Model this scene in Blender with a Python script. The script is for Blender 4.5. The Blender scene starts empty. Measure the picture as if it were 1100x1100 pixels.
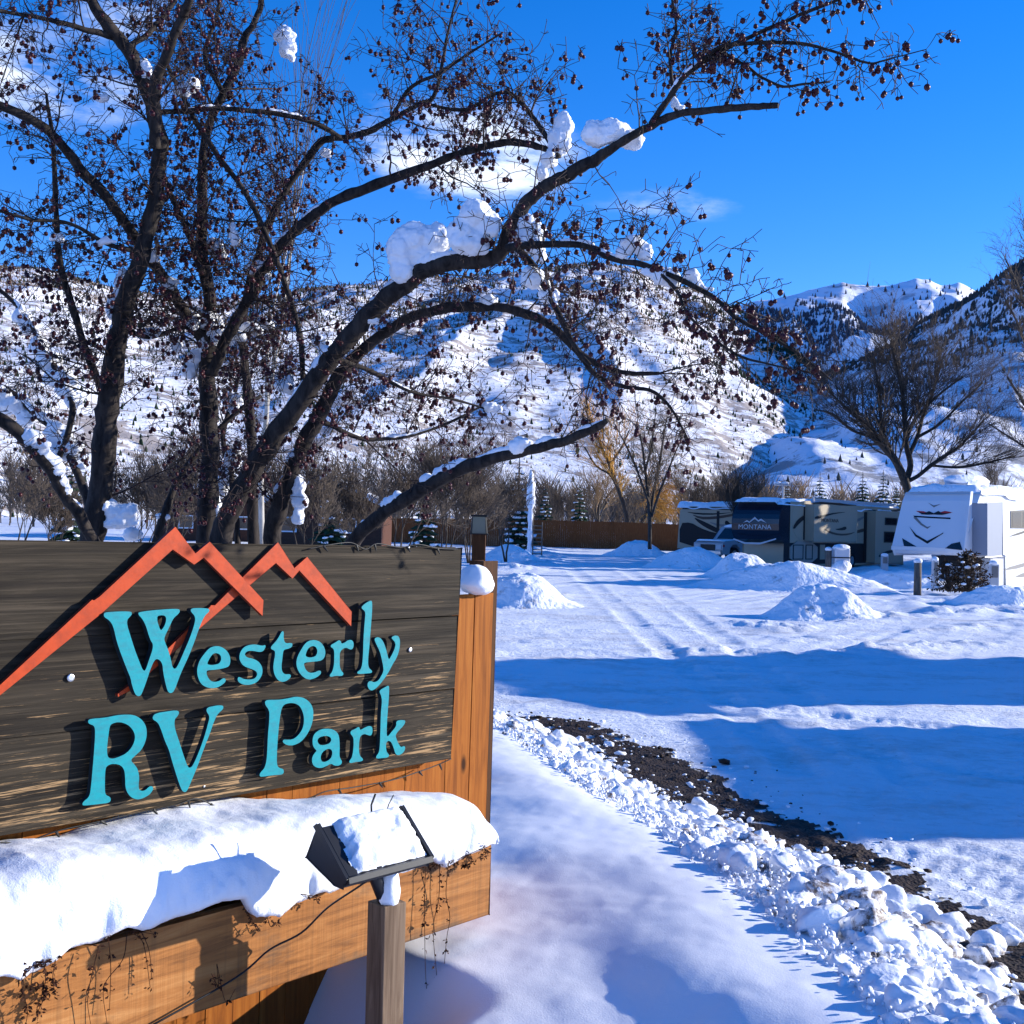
import bpy, math, random
import numpy as np
from mathutils import Vector, Matrix, noise as mnoise
from mathutils.geometry import tessellate_polygon

# ------------------------------------------------------------------ camera, sky, sun, exposure
scene = bpy.context.scene
F_PX, HX, HY = 1283.0, 550.0, 566.0          # focal length and horizon in photo pixels (1100 x 1100)
ROLL = math.radians(1.3)
PITCH = math.atan((HY - 550.0) / F_PX)
EYE = Vector((0.0, 0.0, 1.7))
cam_data = bpy.data.cameras.new("camera")
cam_data.sensor_width = 36.0
cam_data.lens = 36.0 * F_PX / 1100.0
cam_data.clip_start = 0.05
cam_data.clip_end = 30000.0
cam = bpy.data.objects.new("camera", cam_data)
scene.collection.objects.link(cam)
CM = Matrix.Rotation(math.pi / 2 + PITCH, 3, 'X') @ Matrix.Rotation(ROLL, 3, 'Z')
cam.matrix_world = Matrix.Translation(EYE) @ CM.to_4x4()
scene.camera = cam
scene.view_settings.view_transform = 'Standard'
scene.view_settings.look = 'None'
scene.view_settings.gamma = 1.0
scene.view_settings.exposure = 0.86

SUN_EL = math.radians(16.0)
SUN_AZ = math.radians(11.0)                   # measured from +X (right) towards +Y (away)
SUNV = Vector((math.cos(SUN_EL) * math.cos(SUN_AZ), math.cos(SUN_EL) * math.sin(SUN_AZ), math.sin(SUN_EL)))
sd = bpy.data.lights.new("sun", 'SUN')
sd.energy = 4.5
sd.angle = math.radians(0.55)
sd.color = (1.0, 0.94, 0.84)
sun = bpy.data.objects.new("sun", sd)
scene.collection.objects.link(sun)
sun.rotation_euler = SUNV.to_track_quat('Z', 'Y').to_euler()

def ray(px, py):
    return CM @ Vector(((px - 550.0) / F_PX, -(py - 550.0) / F_PX, -1.0))
def P(px, py, d):
    """world point seen at photo pixel (px, py) at distance d along +Y"""
    r = ray(px, py)
    return EYE + r * (d / r.y)
def G(px, py, z=0.0):
    r = ray(px, py)
    return EYE + r * ((z - EYE.z) / r.z)

world = bpy.data.worlds.new("World")
scene.world = world
world.use_nodes = True
wn, wl = world.node_tree.nodes, world.node_tree.links
wn.clear()
def wnode(t, **k):
    n = wn.new(t)
    for a, b in k.items():
        setattr(n, a, b)
    return n
sky = wnode('ShaderNodeTexSky', sky_type='NISHITA', sun_disc=False)
sky.sun_elevation = SUN_EL
sky.sun_rotation = math.pi / 2 - SUN_AZ
sky.altitude = 2000
sky.air_density = 1.0
sky.dust_density = 0.0
sky.ozone_density = 3.0
hs = wnode('ShaderNodeHueSaturation')
hs.inputs['Saturation'].default_value = 1.33
hs.inputs['Value'].default_value = 1.0
wl.new(sky.outputs[0], hs.inputs['Color'])
tint = wnode('ShaderNodeMix', data_type='RGBA', blend_type='MULTIPLY')
tint.inputs['Factor'].default_value = 1.0
wl.new(hs.outputs[0], tint.inputs['A'])
tint.inputs['B'].default_value = (1.0, .82, 1.12, 1)
tc = wnode('ShaderNodeTexCoord')
nz = wnode('ShaderNodeTexNoise')
mp = wnode('ShaderNodeMapping')
mp.inputs['Scale'].default_value = (7, 7, 22)
wl.new(tc.outputs['Generated'], mp.inputs['Vector'])
wl.new(mp.outputs[0], nz.inputs['Vector'])
nz.inputs['Scale'].default_value = 1.0
nz.inputs['Detail'].default_value = 9.0
nz.inputs['Roughness'].default_value = 0.62
# clouds: soft elliptical groups at fixed directions of the sky, broken up by noise
clouds = [((470, 150), 0.075, 0.026, 1.0), ((40, 88), 0.075, 0.022, .8), ((155, 8), 0.045, 0.022, .95),
          ((728, 222), 0.045, 0.012, .62), ((712, 308), 0.018, 0.010, .5), ((520, 185), 0.05, 0.02, .7),
          ((-150, 60), 0.08, 0.03, .9), ((340, -120), 0.12, 0.03, .9), ((85, 235), .05, .012, .3)]
acc = None
for (cx, cy), sx, sz, amt in clouds:
    d = ray(cx, cy).normalized()
    right = Vector((d.y, -d.x, 0)).normalized()
    up = right.cross(d)
    def dotn(v, s):
        n = wnode('ShaderNodeVectorMath', operation='DOT_PRODUCT')
        wl.new(tc.outputs['Generated'], n.inputs[0]); n.inputs[1].default_value = tuple(v)
        m = wnode('ShaderNodeMath', operation='MULTIPLY_ADD')
        wl.new(n.outputs['Value'], m.inputs[0]); m.inputs[1].default_value = 1 / s
        m.inputs[2].default_value = -v.dot(d) / s
        q = wnode('ShaderNodeMath', operation='MULTIPLY')
        wl.new(m.outputs[0], q.inputs[0]); wl.new(m.outputs[0], q.inputs[1])
        return q
    a, b = dotn(right, sx), dotn(up, sz)
    c = dotn(d, 0.6)
    s1 = wnode('ShaderNodeMath', operation='ADD'); wl.new(a.outputs[0], s1.inputs[0]); wl.new(b.outputs[0], s1.inputs[1])
    s2 = wnode('ShaderNodeMath', operation='ADD'); wl.new(s1.outputs[0], s2.inputs[0]); wl.new(c.outputs[0], s2.inputs[1])
    e = wnode('ShaderNodeMath', operation='MULTIPLY'); wl.new(s2.outputs[0], e.inputs[0]); e.inputs[1].default_value = -0.6
    x = wnode('ShaderNodeMath', operation='EXPONENT'); wl.new(e.outputs[0], x.inputs[0])
    k = wnode('ShaderNodeMath', operation='MULTIPLY'); wl.new(x.outputs[0], k.inputs[0]); k.inputs[1].default_value = amt
    if acc is None:
        acc = k
    else:
        t = wnode('ShaderNodeMath', operation='ADD'); wl.new(acc.outputs[0], t.inputs[0]); wl.new(k.outputs[0], t.inputs[1]); acc = t
ad = wnode('ShaderNodeMath', operation='MULTIPLY_ADD')
wl.new(nz.outputs[0], ad.inputs[0]); ad.inputs[1].default_value = 1.9; ad.inputs[2].default_value = -0.62
ml = wnode('ShaderNodeMath', operation='MULTIPLY'); ml.use_clamp = True
wl.new(acc.outputs[0], ml.inputs[0]); wl.new(ad.outputs[0], ml.inputs[1])
cr = wnode('ShaderNodeMapRange', interpolation_type='SMOOTHSTEP')
cr.inputs['From Min'].default_value = 0.10
cr.inputs['From Max'].default_value = 0.55
wl.new(ml.outputs[0], cr.inputs['Value'])
mx = wnode('ShaderNodeMix', data_type='RGBA')
wl.new(cr.outputs[0], mx.inputs['Factor'])
wl.new(tint.outputs['Result'], mx.inputs['A'])
mx.inputs['B'].default_value = (4.6, 5.0, 5.8, 1)
bg = wnode('ShaderNodeBackground')
bg.inputs['Strength'].default_value = 0.145
wl.new(mx.outputs['Result'], bg.inputs['Color'])
wo = wnode('ShaderNodeOutputWorld')
wl.new(bg.outputs[0], wo.inputs['Surface'])

# ------------------------------------------------------------------ helpers
rng = np.random.default_rng(7)
random.seed(7)
ROOTM = {}

def tag(o, label=None, cat=None, group=None, kind=None):
    if label: o['label'] = label
    if cat: o['category'] = cat
    if group: o['group'] = group
    if kind: o['kind'] = kind
    return o

def empty(name, M, label, cat, group=None):
    o = bpy.data.objects.new(name, None)
    o.empty_display_size = 0.2
    scene.collection.objects.link(o)
    if not isinstance(M, Matrix):
        M = Matrix.Translation(Vector(M))
    o.matrix_world = M
    ROOTM[o.name] = M
    return tag(o, label, cat, group)

class B:
    """collects geometry; build() links it as ONE mesh object"""
    def __init__(s):
        s.v, s.f, s.n = [], [], 0
    def add(s, V, F, mat=0):
        V = np.asarray(V, dtype=np.float64).reshape(-1, 3)
        F = np.asarray(F, dtype=np.int64)
        s.v.append(V); s.f.append((F + s.n, mat)); s.n += len(V)
    def poly(s, V, F, mat=0):
        """F: list of index tuples of any length"""
        V = np.asarray([tuple(p) for p in V], dtype=np.float64)
        s.v.append(V)
        for f in F:
            s.f.append((np.asarray([f], dtype=np.int64) + s.n, mat))
        s.n += len(V)
    def box(s, a, b, mat=0, M=None):
        x0, y0, z0 = a; x1, y1, z1 = b
        V = [(x0,y0,z0),(x1,y0,z0),(x1,y1,z0),(x0,y1,z0),(x0,y0,z1),(x1,y0,z1),(x1,y1,z1),(x0,y1,z1)]
        if M is not None: V = [tuple(M @ Vector(p)) for p in V]
        s.add(V, [(3,2,1,0),(4,5,6,7),(0,1,5,4),(1,2,6,5),(2,3,7,6),(3,0,4,7)], mat)
    def prism(s, contour, off0, off1, frame, mat=0, holes=(), side=None):
        """contour in 2D; frame(x, y, off) -> 3D"""
        loops = [list(contour)] + [list(h) for h in holes]
        flat = [p for l in loops for p in l]
        n = len(flat)
        tri = tessellate_polygon([[Vector((p[0], p[1], 0)) for p in l] for l in loops])
        V = [tuple(frame(p[0], p[1], off1)) for p in flat] + [tuple(frame(p[0], p[1], off0)) for p in flat]
        s.add(V, [tuple(t) for t in tri], mat)
        base = s.n - len(V)
        s.f.append((np.array([(t[2] + n, t[1] + n, t[0] + n) for t in tri]) + base, mat))
        k = 0
        sides = []
        for l in loops:
            m = len(l)
            for i in range(m):
                j = (i + 1) % m
                sides.append((k + i, k + j, k + j + n, k + i + n))
            k += m
        s.f.append((np.array(sides) + base, mat if side is None else side))
    def tube(s, pts, rad, k=5, mat=0, cap=True):
        pts = np.asarray([tuple(p) for p in pts], dtype=np.float64) if not isinstance(pts, np.ndarray) else pts
        n = len(pts)
        rad = np.broadcast_to(np.asarray(rad, dtype=np.float64), (n,))
        t = np.empty_like(pts)
        t[1:-1] = pts[2:] - pts[:-2]; t[0] = pts[1] - pts[0]; t[-1] = pts[-1] - pts[-2]
        t /= (np.linalg.norm(t, axis=1, keepdims=True) + 1e-12)
        m = t.mean(0)
        ref = np.array([0.13, 0.97, 0.2]) if abs(m[2]) > .8 * np.linalg.norm(m) else np.array([0.05, 0.1, 1.0])
        u = np.cross(ref, t); u /= (np.linalg.norm(u, axis=1, keepdims=True) + 1e-12)
        w = np.cross(t, u)
        a = np.arange(k) * (2 * math.pi / k)
        R = pts[:, None, :] + rad[:, None, None] * (np.cos(a)[None, :, None] * u[:, None, :] + np.sin(a)[None, :, None] * w[:, None, :])
        i = np.arange(n - 1)[:, None] * k; j = np.arange(k)[None, :]; j2 = (j + 1) % k
        Fq = np.stack([i + j, i + j2, i + k + j2, i + k + j], -1).reshape(-1, 4)
        s.add(R.reshape(-1, 3), Fq, mat)
        if cap and k > 3:
            base = s.n - n * k
            s.f.append((np.array([[base + (n - 1) * k + q for q in range(k)]]), mat))
            s.f.append((np.array([[base + q for q in range(k)][::-1]]), mat))
    def build(s, name, mats, parent=None, smooth=False, world=True, **kw):
        V = np.concatenate(s.v) if s.v else np.zeros((0, 3))
        M = ROOTM.get(parent.name) if parent is not None else None
        if M is None and parent is None:
            c = V.mean(0)
            if kw.pop('base', True):
                c[2] = V[:, 2].min()
            V = V - c
        elif world and M is not None:
            Mi = np.array(M.inverted())
            V = V @ Mi[:3, :3].T + Mi[:3, 3]
        kw.pop('base', None)
        me = bpy.data.meshes.new(name)
        me.vertices.add(len(V)); me.vertices.foreach_set('co', V.astype(np.float32).ravel())
        loops, starts, mi, st = [], [], [], 0
        for F, m in s.f:
            if len(F) == 0: continue
            k = F.shape[1]
            loops.append(F.ravel()); starts.append(st + np.arange(len(F)) * k)
            mi.append(np.full(len(F), m)); st += F.size
        loops = np.concatenate(loops); starts = np.concatenate(starts); mi = np.concatenate(mi)
        me.loops.add(len(loops)); me.loops.foreach_set('vertex_index', loops.astype(np.int32))
        me.polygons.add(len(starts)); me.polygons.foreach_set('loop_start', starts.astype(np.int32))
        me.polygons.foreach_set('material_index', mi.astype(np.int32))
        me.update(calc_edges=True)
        me.polygons.foreach_set('use_smooth', np.full(len(starts), bool(smooth)))
        for m in (mats if isinstance(mats, (list, tuple)) else [mats]):
            me.materials.append(m)
        o = bpy.data.objects.new(name, me)
        scene.collection.objects.link(o)
        if parent is not None:
            o.parent = parent
            if M is not None: ROOTM[o.name] = M
        else:
            o.location = tuple(c)
            ROOTM[o.name] = Matrix.Translation(Vector(tuple(c)))
        tag(o, **kw)
        return o

def bevel(o, w=0.003, seg=2, ang=35):
    m = o.modifiers.new('bevel', 'BEVEL'); m.width = w; m.segments = seg
    m.limit_method = 'ANGLE'; m.angle_limit = math.radians(ang)
    return o

def frame_of(M):
    return lambda x, y, off: M @ Vector((x, -off, y))

# value noise, vectorised
def _h(ix, iy, iz, seed):
    n = (ix * 374761393 + iy * 668265263 + iz * 2147483647 + seed * 974634777) & 0xFFFFFFFF
    n = ((n ^ (n >> 13)) * 1274126177) & 0xFFFFFFFF
    n = (n ^ (n >> 16)) & 0xFFFFFFFF
    n = (n * 2246822519) & 0xFFFFFFFF
    return ((n ^ (n >> 15)) & 0xFFFFFF) / float(0xFFFFFF)
def vnoise(x, y, z=0.0, seed=0):
    x = np.asarray(x, float); y = np.asarray(y, float); z = np.asarray(z, float) + 0 * x
    ix, iy, iz = np.floor(x).astype(np.int64), np.floor(y).astype(np.int64), np.floor(z).astype(np.int64)
    fx, fy, fz = x - ix, y - iy, z - iz
    fx, fy, fz = [f * f * f * (f * (f * 6 - 15) + 10) for f in (fx, fy, fz)]
    def c(a, b, d): return _h(ix + a, iy + b, iz + d, seed)
    x00 = c(0,0,0) * (1 - fx) + c(1,0,0) * fx; x10 = c(0,1,0) * (1 - fx) + c(1,1,0) * fx
    x01 = c(0,0,1) * (1 - fx) + c(1,0,1) * fx; x11 = c(0,1,1) * (1 - fx) + c(1,1,1) * fx
    return ((x00 * (1 - fy) + x10 * fy) * (1 - fz) + (x01 * (1 - fy) + x11 * fy) * fz) * 2 - 1
def fbm(x, y, z=0.0, oct=4, seed=0, gain=.5):
    s, a, f = 0, 1.0, 1.0
    for i in range(oct):
        s = s + a * vnoise(np.asarray(x) * f, np.asarray(y) * f, np.asarray(z) * f, seed + i * 17)
        a *= gain; f *= 2.03
    return s
def smooth(a, b, x):
    t = np.clip((x - a) / (b - a), 0, 1)
    return t * t * (3 - 2 * t)

def spline(pts, n_per=6):
    """Catmull-Rom through rows of any width"""
    A = np.asarray([tuple(p) for p in pts], float)
    if len(A) < 3: return np.array([A[0] + (A[-1] - A[0]) * t for t in np.linspace(0, 1, n_per + 1)])
    A = np.vstack([2 * A[0] - A[1], A, 2 * A[-1] - A[-2]])
    out = []
    for i in range(1, len(A) - 2):
        p0, p1, p2, p3 = A[i-1], A[i], A[i+1], A[i+2]
        for t in np.arange(n_per) / n_per:
            out.append(.5 * ((2*p1) + (-p0+p2)*t + (2*p0-5*p1+4*p2-p3)*t*t + (-p0+3*p1-3*p2+p3)*t**3))
    out.append(A[-2])
    return np.array(out)

def chaikin(pts, it=2):
    for _ in range(it):
        q = []
        n = len(pts)
        for i in range(n):
            a, b = pts[i], pts[(i + 1) % n]
            q.append((.75*a[0]+.25*b[0], .75*a[1]+.25*b[1])); q.append((.25*a[0]+.75*b[0], .25*a[1]+.75*b[1]))
        pts = q
    return pts

_ICO = {}
def ico(sub):
    if sub not in _ICO:
        import bmesh
        bm = bmesh.new(); bmesh.ops.create_icosphere(bm, subdivisions=sub, radius=1.0)
        bm.verts.ensure_lookup_table()
        V = np.array([v.co[:] for v in bm.verts]); F = np.array([[v.index for v in f.verts] for f in bm.faces])
        bm.free(); _ICO[sub] = (V, F)
    return _ICO[sub]

# ------------------------------------------------------------------ materials
def mat(name, color=(.5,.5,.5), rough=.7, metal=0.0, spec=.3):
    m = bpy.data.materials.new(name); m.use_nodes = True
    b = m.node_tree.nodes['Principled BSDF']
    b.inputs['Base Color'].default_value = (*color, 1)
    b.inputs['Roughness'].default_value = rough
    b.inputs['Metallic'].default_value = metal
    b.inputs['Specular IOR Level'].default_value = spec
    return m
class N:
    """small node-graph helper for one material"""
    def __init__(s, m):
        s.t = m.node_tree; s.b = s.t.nodes['Principled BSDF']
    def new(s, t, **k):
        n = s.t.nodes.new(t)
        for a, b in k.items(): setattr(n, a, b)
        return n
    def link(s, a, b): s.t.links.new(a, b)
    def coord(s, scale=(1,1,1), kind='Object', rot=(0,0,0)):
        c = s.new('ShaderNodeTexCoord'); m = s.new('ShaderNodeMapping')
        m.inputs['Scale'].default_value = scale; m.inputs['Rotation'].default_value = rot
        s.link(c.outputs[kind], m.inputs['Vector']); return m.outputs[0]
    def noise(s, vec, scale=1, detail=4, rough=.55, dist=0):
        n = s.new('ShaderNodeTexNoise'); s.link(vec, n.inputs['Vector'])
        n.inputs['Scale'].default_value = scale; n.inputs['Detail'].default_value = detail
        n.inputs['Roughness'].default_value = rough; n.inputs['Distortion'].default_value = dist
        return n.outputs[0]
    def ramp(s, fac, stops):
        r = s.new('ShaderNodeValToRGB'); s.link(fac, r.inputs[0])
        e = r.color_ramp.elements
        while len(e) < len(stops): e.new(.5)
        for q, (p, c) in zip(e, stops):
            q.position = p; q.color = (*c, 1) if len(c) == 3 else c
        return r.outputs[0]
    def mix(s, fac, a, b, typ='MIX'):
        n = s.new('ShaderNodeMix', data_type='RGBA', blend_type=typ)
        for sock, v in (('Factor', fac), ('A', a), ('B', b)):
            i = n.inputs[sock]
            if hasattr(v, 'links') or hasattr(v, 'is_linked'): s.link(v, i)
            else: i.default_value = v if sock == 'Factor' else (*v, 1)
        return n.outputs['Result']
    def math(s, op, a, b=0.0, clamp=False):
        n = s.new('ShaderNodeMath', operation=op); n.use_clamp = clamp
        for i, v in enumerate((a, b)):
            if hasattr(v, 'is_linked'): s.link(v, n.inputs[i])
            else: n.inputs[i].default_value = v
        return n.outputs[0]
    def bump(s, h, dist=.01, strength=.5, normal=None):
        b = s.new('ShaderNodeBump'); b.inputs['Strength'].default_value = strength
        b.inputs['Distance'].default_value = dist; s.link(h, b.inputs['Height'])
        if normal is not None: s.link(normal, b.inputs['Normal'])
        s.link(b.outputs[0], s.b.inputs['Normal']); return b.outputs[0]
    def color(s, c): s.link(c, s.b.inputs['Base Color'])

def snow_mat(name, grain=60.0, bd=.006, col=(.86,.88,.92), dirt=0.0, sss=0.0, lump=6.0, ld=.02):
    m = mat(name, col, .55, spec=.25); n = N(m)
    v = n.coord()
    a = n.noise(v, grain, 3, .6); b = n.noise(v, lump, 4, .55)
    nb = n.bump(b, ld, .6)
    n.bump(a, bd, .6, nb)
    if dirt > 0:
        d = n.noise(v, 3.0, 6, .7); f = n.ramp(d, [(.60 - dirt*.1, (0,0,0)), (.75, (1,1,1))])
        n.color(n.mix(f, col, (.30,.24,.19)))
    if sss:
        n.b.inputs['Subsurface Weight'].default_value = sss
        n.b.inputs['Subsurface Radius'].default_value = (.02,.025,.035)
        n.b.inputs['Subsurface Scale'].default_value = 1.0
    return m
M_SNOW = snow_mat('snow_soft', 90, .002, lump=9, ld=.006)
M_SNOWFAR = snow_mat('snow_pile', 9, .05, lump=2.2, ld=.12, dirt=.25)
M_CHUNK = snow_mat('snow_chunk', 45, .006, lump=12, ld=.02)
M_CHUNKD = snow_mat('dirty_snow_chunk', 45, .006, lump=12, ld=.02)
nn = N(M_CHUNKD); nn.color(nn.mix(nn.ramp(nn.noise(nn.coord(), 16, 6, .75), [(.44, (0,0,0)), (.60, (1,1,1))]), (.80,.80,.82), (.13,.09,.065)))

def bark(name, c0, c1, sc=30, bd=.004):
    m = mat(name, c0, .85, spec=.2); n = N(m)
    v = n.coord((1,1,.3)); a = n.noise(v, sc, 6, .65, .5)
    n.color(n.ramp(a, [(.35, c0), (.68, c1)])); n.bump(a, bd, .7); return m
M_BARK = bark('dark_bark', (.010,.008,.008), (.052,.042,.036))
M_TWIG = mat('twig', (.030,.018,.015), .7, spec=.25)
M_BARK2 = bark('grey_bark', (.026,.021,.018), (.085,.068,.055), 12, .01)
M_TWIG2 = mat('brown_twigs', (.095,.074,.058), .85, spec=.1)
M_TWIGY = mat('golden_twigs', (.46,.24,.05), .8, spec=.1)
M_BERRY = mat('berry', (.045,.005,.007), .4, spec=.3)
M_NEEDLE = mat('spruce_needles', (.02,.045,.022), .8, spec=.15)
M_PINE = mat('distant_pine', (.018,.034,.018), .85, spec=.1)
M_BRUSH = mat('distant_brush', (.15,.095,.055), .9, spec=.05)

def cedar_mat(name, c0, c1, c2, along='z', wid=.14):
    m = mat(name, c1, .7, spec=.12); n = N(m)
    st = (9, 9, .7) if along == 'z' else (.7, 9, 9)
    v = n.coord(st)
    g = n.noise(v, 3.2, 6, .6, 1.2)
    fine = n.noise(n.coord((60,60,2.2) if along == 'z' else (2.2,60,60)), 1, 3, .6)
    col = n.ramp(g, [(.30, c0), (.52, c1), (.75, c2)])
    col = n.mix(n.math('MULTIPLY', fine, .7), col, c0)
    kn = n.new('ShaderNodeTexVoronoi'); n.link(n.coord((3,3,1.3) if along == 'z' else (1.3,3,3)), kn.inputs['Vector'])
    kn.inputs['Scale'].default_value = 1.3
    kf = n.ramp(kn.outputs['Distance'], [(.035, (1,1,1)), (.085, (0,0,0))])
    n.color(n.mix(kf, col, tuple(q * .22 for q in c0)))
    n.bump(fine, .0025, .5); return m
M_CEDAR = cedar_mat('stained_cedar', (.17,.050,.009), (.34,.108,.015), (.44,.165,.028))
# ------------------------------------------------------------------ the sign (local frame: x along the face, -y towards the viewer)
dv = ray(1695, 600); LX = Vector((dv.x, dv.y, 0)).normalized()
SA = P(490, 590, 5.1)
SM = Matrix(((LX.x, -LX.y, 0, SA.x), (LX.y, LX.x, 0, SA.y), (0, 0, 1, 0), (0, 0, 0, 1)))
SMI = SM.inverted()
EL_, = (SMI @ EYE,)
def SP(px, py, off=0.0):
    """pixel -> (u, z) on the sign-parallel plane 'off' metres in front of the board face"""
    r = SMI.to_3x3() @ ray(px, py)
    t = (-off - EL_.y) / r.y
    q = EL_ + r * t
    return q.x, q.z
def SU(px, py, u):
    """pixel -> (off, z) on the cross plane x = u"""
    r = SMI.to_3x3() @ ray(px, py)
    q = EL_ + r * ((u - EL_.x) / r.x)
    return -q.y, q.z
def SW(u, off, z): return SM @ Vector((u, -off, z))
sfr = lambda x, y, off: SM @ Vector((x, -off, y))

m = mat('weathered_plank', (.07,.06,.045), .7, spec=.12); n = N(m)
v = n.coord((1.0, 9, 12))
g = n.noise(v, 2.2, 7, .62, 1.0)
col = n.ramp(g, [(.25, (.013,.010,.0068)), (.5, (.030,.0235,.0155)), (.78, (.058,.044,.029))])
sc = n.noise(n.coord((3.0, 60, 95)), 1.0, 5, .7, .25)
patch = n.noise(n.coord((1.0, 2, 2.2)), 1.5, 2, .5)
tcn = n.new('ShaderNodeTexCoord'); sx = n.new('ShaderNodeSeparateXYZ'); n.link(tcn.outputs['Object'], sx.inputs[0])
low = n.new('ShaderNodeMapRange'); n.link(sx.outputs['Z'], low.inputs['Value'])
low.inputs['From Min'].default_value = 1.38; low.inputs['From Max'].default_value = .86
low.inputs['To Min'].default_value = -.22; low.inputs['To Max'].default_value = .20
f = n.math('ADD', n.math('MULTIPLY', sc, 1.0), n.math('MULTIPLY', low.outputs[0], .32))
f = n.math('ADD', f, n.math('MULTIPLY', n.math('SUBTRACT', patch, .5), .30))
fr = n.ramp(f, [(.60, (0,0,0)), (.68, (1,1,1))])
fg = n.noise(n.coord((.7, 30, 62)), 1.0, 6, .62, .35)
col = n.mix(n.math('MULTIPLY', n.ramp(fg, [(.36, (1,1,1)), (.52, (0,0,0))]), .75), col, (.008,.006,.005))
col = n.mix(n.math('MULTIPLY', n.ramp(fg, [(.56, (0,0,0)), (.74, (1,1,1))]), .55), col, (.13,.10,.068))
col = n.mix(n.math('MULTIPLY', fr, .85), col, (.40,.25,.12))
wv = n.new('ShaderNodeTexWave', wave_type='RINGS', rings_direction='SPHERICAL')
n.link(n.coord((.9,1,4.6)), wv.inputs['Vector']); wv.inputs['Scale'].default_value = 2.3; wv.inputs['Distortion'].default_value = 5; wv.inputs['Detail'].default_value = 3; wv.inputs['Detail Scale'].default_value = .9
ringf = n.ramp(wv.outputs[1], [(.0, (0,0,0)), (.42, (0,0,0)), (.5, (1,1,1)), (.58, (0,0,0))])
col = n.mix(n.math('MULTIPLY', ringf, .35), col, (.03,.025,.02))
kn = n.new('ShaderNodeTexVoronoi'); n.link(n.coord((1.1,1,2.7)), kn.inputs['Vector']); kn.inputs['Scale'].default_value = 1.25
kf = n.ramp(kn.outputs['Distance'], [(.035, (1,1,1)), (.095, (0,0,0))])
n.color(n.mix(n.math('MULTIPLY', kf, .9), col, (.02,.014,.010)))
n.bump(n.math('ADD', n.math('ADD', g, fg), n.math('MULTIPLY', sc, .5)), .004, .7)
M_PLANK = m
M_TEAL = mat('teal_paint', (.004,.25,.34), .5, spec=.2)
nn = N(M_TEAL); nn.bump(nn.noise(nn.coord(), 60, 3), .0015, .4)
nn.color(nn.mix(nn.ramp(nn.noise(nn.coord((1,1,2.5)), 22, 6, .7), [(.42, (0,0,0)), (.75, (1,1,1))]), (.004,.25,.285), (.020,.175,.21)))
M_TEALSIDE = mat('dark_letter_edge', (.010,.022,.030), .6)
M_ORANGE = mat('orange_paint', (.50,.048,.010), .5, spec=.2)
nn = N(M_ORANGE); nn.bump(nn.noise(nn.coord(), 60, 3), .0015, .4)
nn.color(nn.mix(nn.ramp(nn.noise(nn.coord(), 22, 6, .7), [(.42, (0,0,0)), (.75, (1,1,1))]), (.44,.050,.008), (.27,.035,.010)))
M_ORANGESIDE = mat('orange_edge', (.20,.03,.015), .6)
M_BOLT = mat('galvanised_bolt', (.55,.57,.6), .35, 1.0)
M_WIRE = mat('black_wire', (.012,.012,.012), .5)

sign = empty('park_sign', SM, 'weathered dark plank sign with turquoise lettering and orange mountain line', 'sign')
# three planks, bevelled; corners traced on the board plane
def line_z(pa, pb, u):
    (u0, z0), (u1, z1) = SP(*pa), SP(*pb)
    return z0 + (z1 - z0) * (u - u0) / (u1 - u0)
UL = SP(0, 700)[0] - .62
edges = [((0, 580), (496, 588)), ((0, 688), (450, 663)), ((0, 794), (445, 744)), ((0, 898), (484, 815))]
b = B()
ur_t, ur_b = SP(496, 588)[0], SP(484, 815)[0]
zt, zb = SP(496, 588)[1], SP(484, 815)[1]
def ur(z): return ur_b + (ur_t - ur_b) * (z - zb) / (zt - zb)
for i in range(3):
    g = .0042
    q = []
    for (e, s_) in ((edges[i], -1), (edges[i + 1], 1)):
        zr = line_z(*e, ur_t if i == 0 else ur_b)
        q.append((UL, line_z(*e, UL) + s_ * g)); q.append((ur(zr) - .001 * i, zr + s_ * g))
    c = [q[2], q[3], q[1], q[0]]
    b.prism(c, -.040, 0.0 - .0006 * (i % 2), sfr)
bevel(b.build('sign_board', M_PLANK, sign), .004, 2)
for px in (40, 300, 470):                       # battens behind the planks that carry the board off the fence
    b = B(); u, _ = SP(px, 700)
    b.prism([(u-.04, .80), (u+.04, .80), (u+.04, 1.50), (u-.04, 1.50)], -.078, -.041, sfr)
    b.build('batten', M_PLANK, sign)

def zc(pts, ox, oy, s): return [(ox + x / s, oy + y / s) for x, y in pts]
def onsign(pts, off): return [SP(x, y, off) for x, y in pts]
# orange mountain line: the far strip first, the near strip over it
stripB = [(298.6,583),(316.4,610),(330,598.7),(378,657),(377,672),(321.6,613),(314.3,621),(296.5,605),(267,630),(215,675),(184,703),(163,721),(139,742.5),(127,748),(127,745.5),(139,736),(164,712),(181,696),(203,675.5),(226,652),(227,650.5),(231,650),(260,620.6)]
stripA = [(188.4,566),(210,594.5),(225.4,582),(283,644.7),(282,661.4),(219,599),(208.7,606.4),(185.7,590.3),(109,659),(0,747),(-60,796),(-60,786),(0,736),(99,644.3),(101,645),(107,641)]
for pts, o0, o1 in ((stripB, .004, .020), (stripA, .021, .038)):
    b = B(); b.prism(onsign(pts[::-1], o1), o0, o1, sfr, 0, side=1)
    bevel(b.build('mountain_strip', [M_ORANGE, M_ORANGESIDE], sign), .0012, 1)

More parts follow.
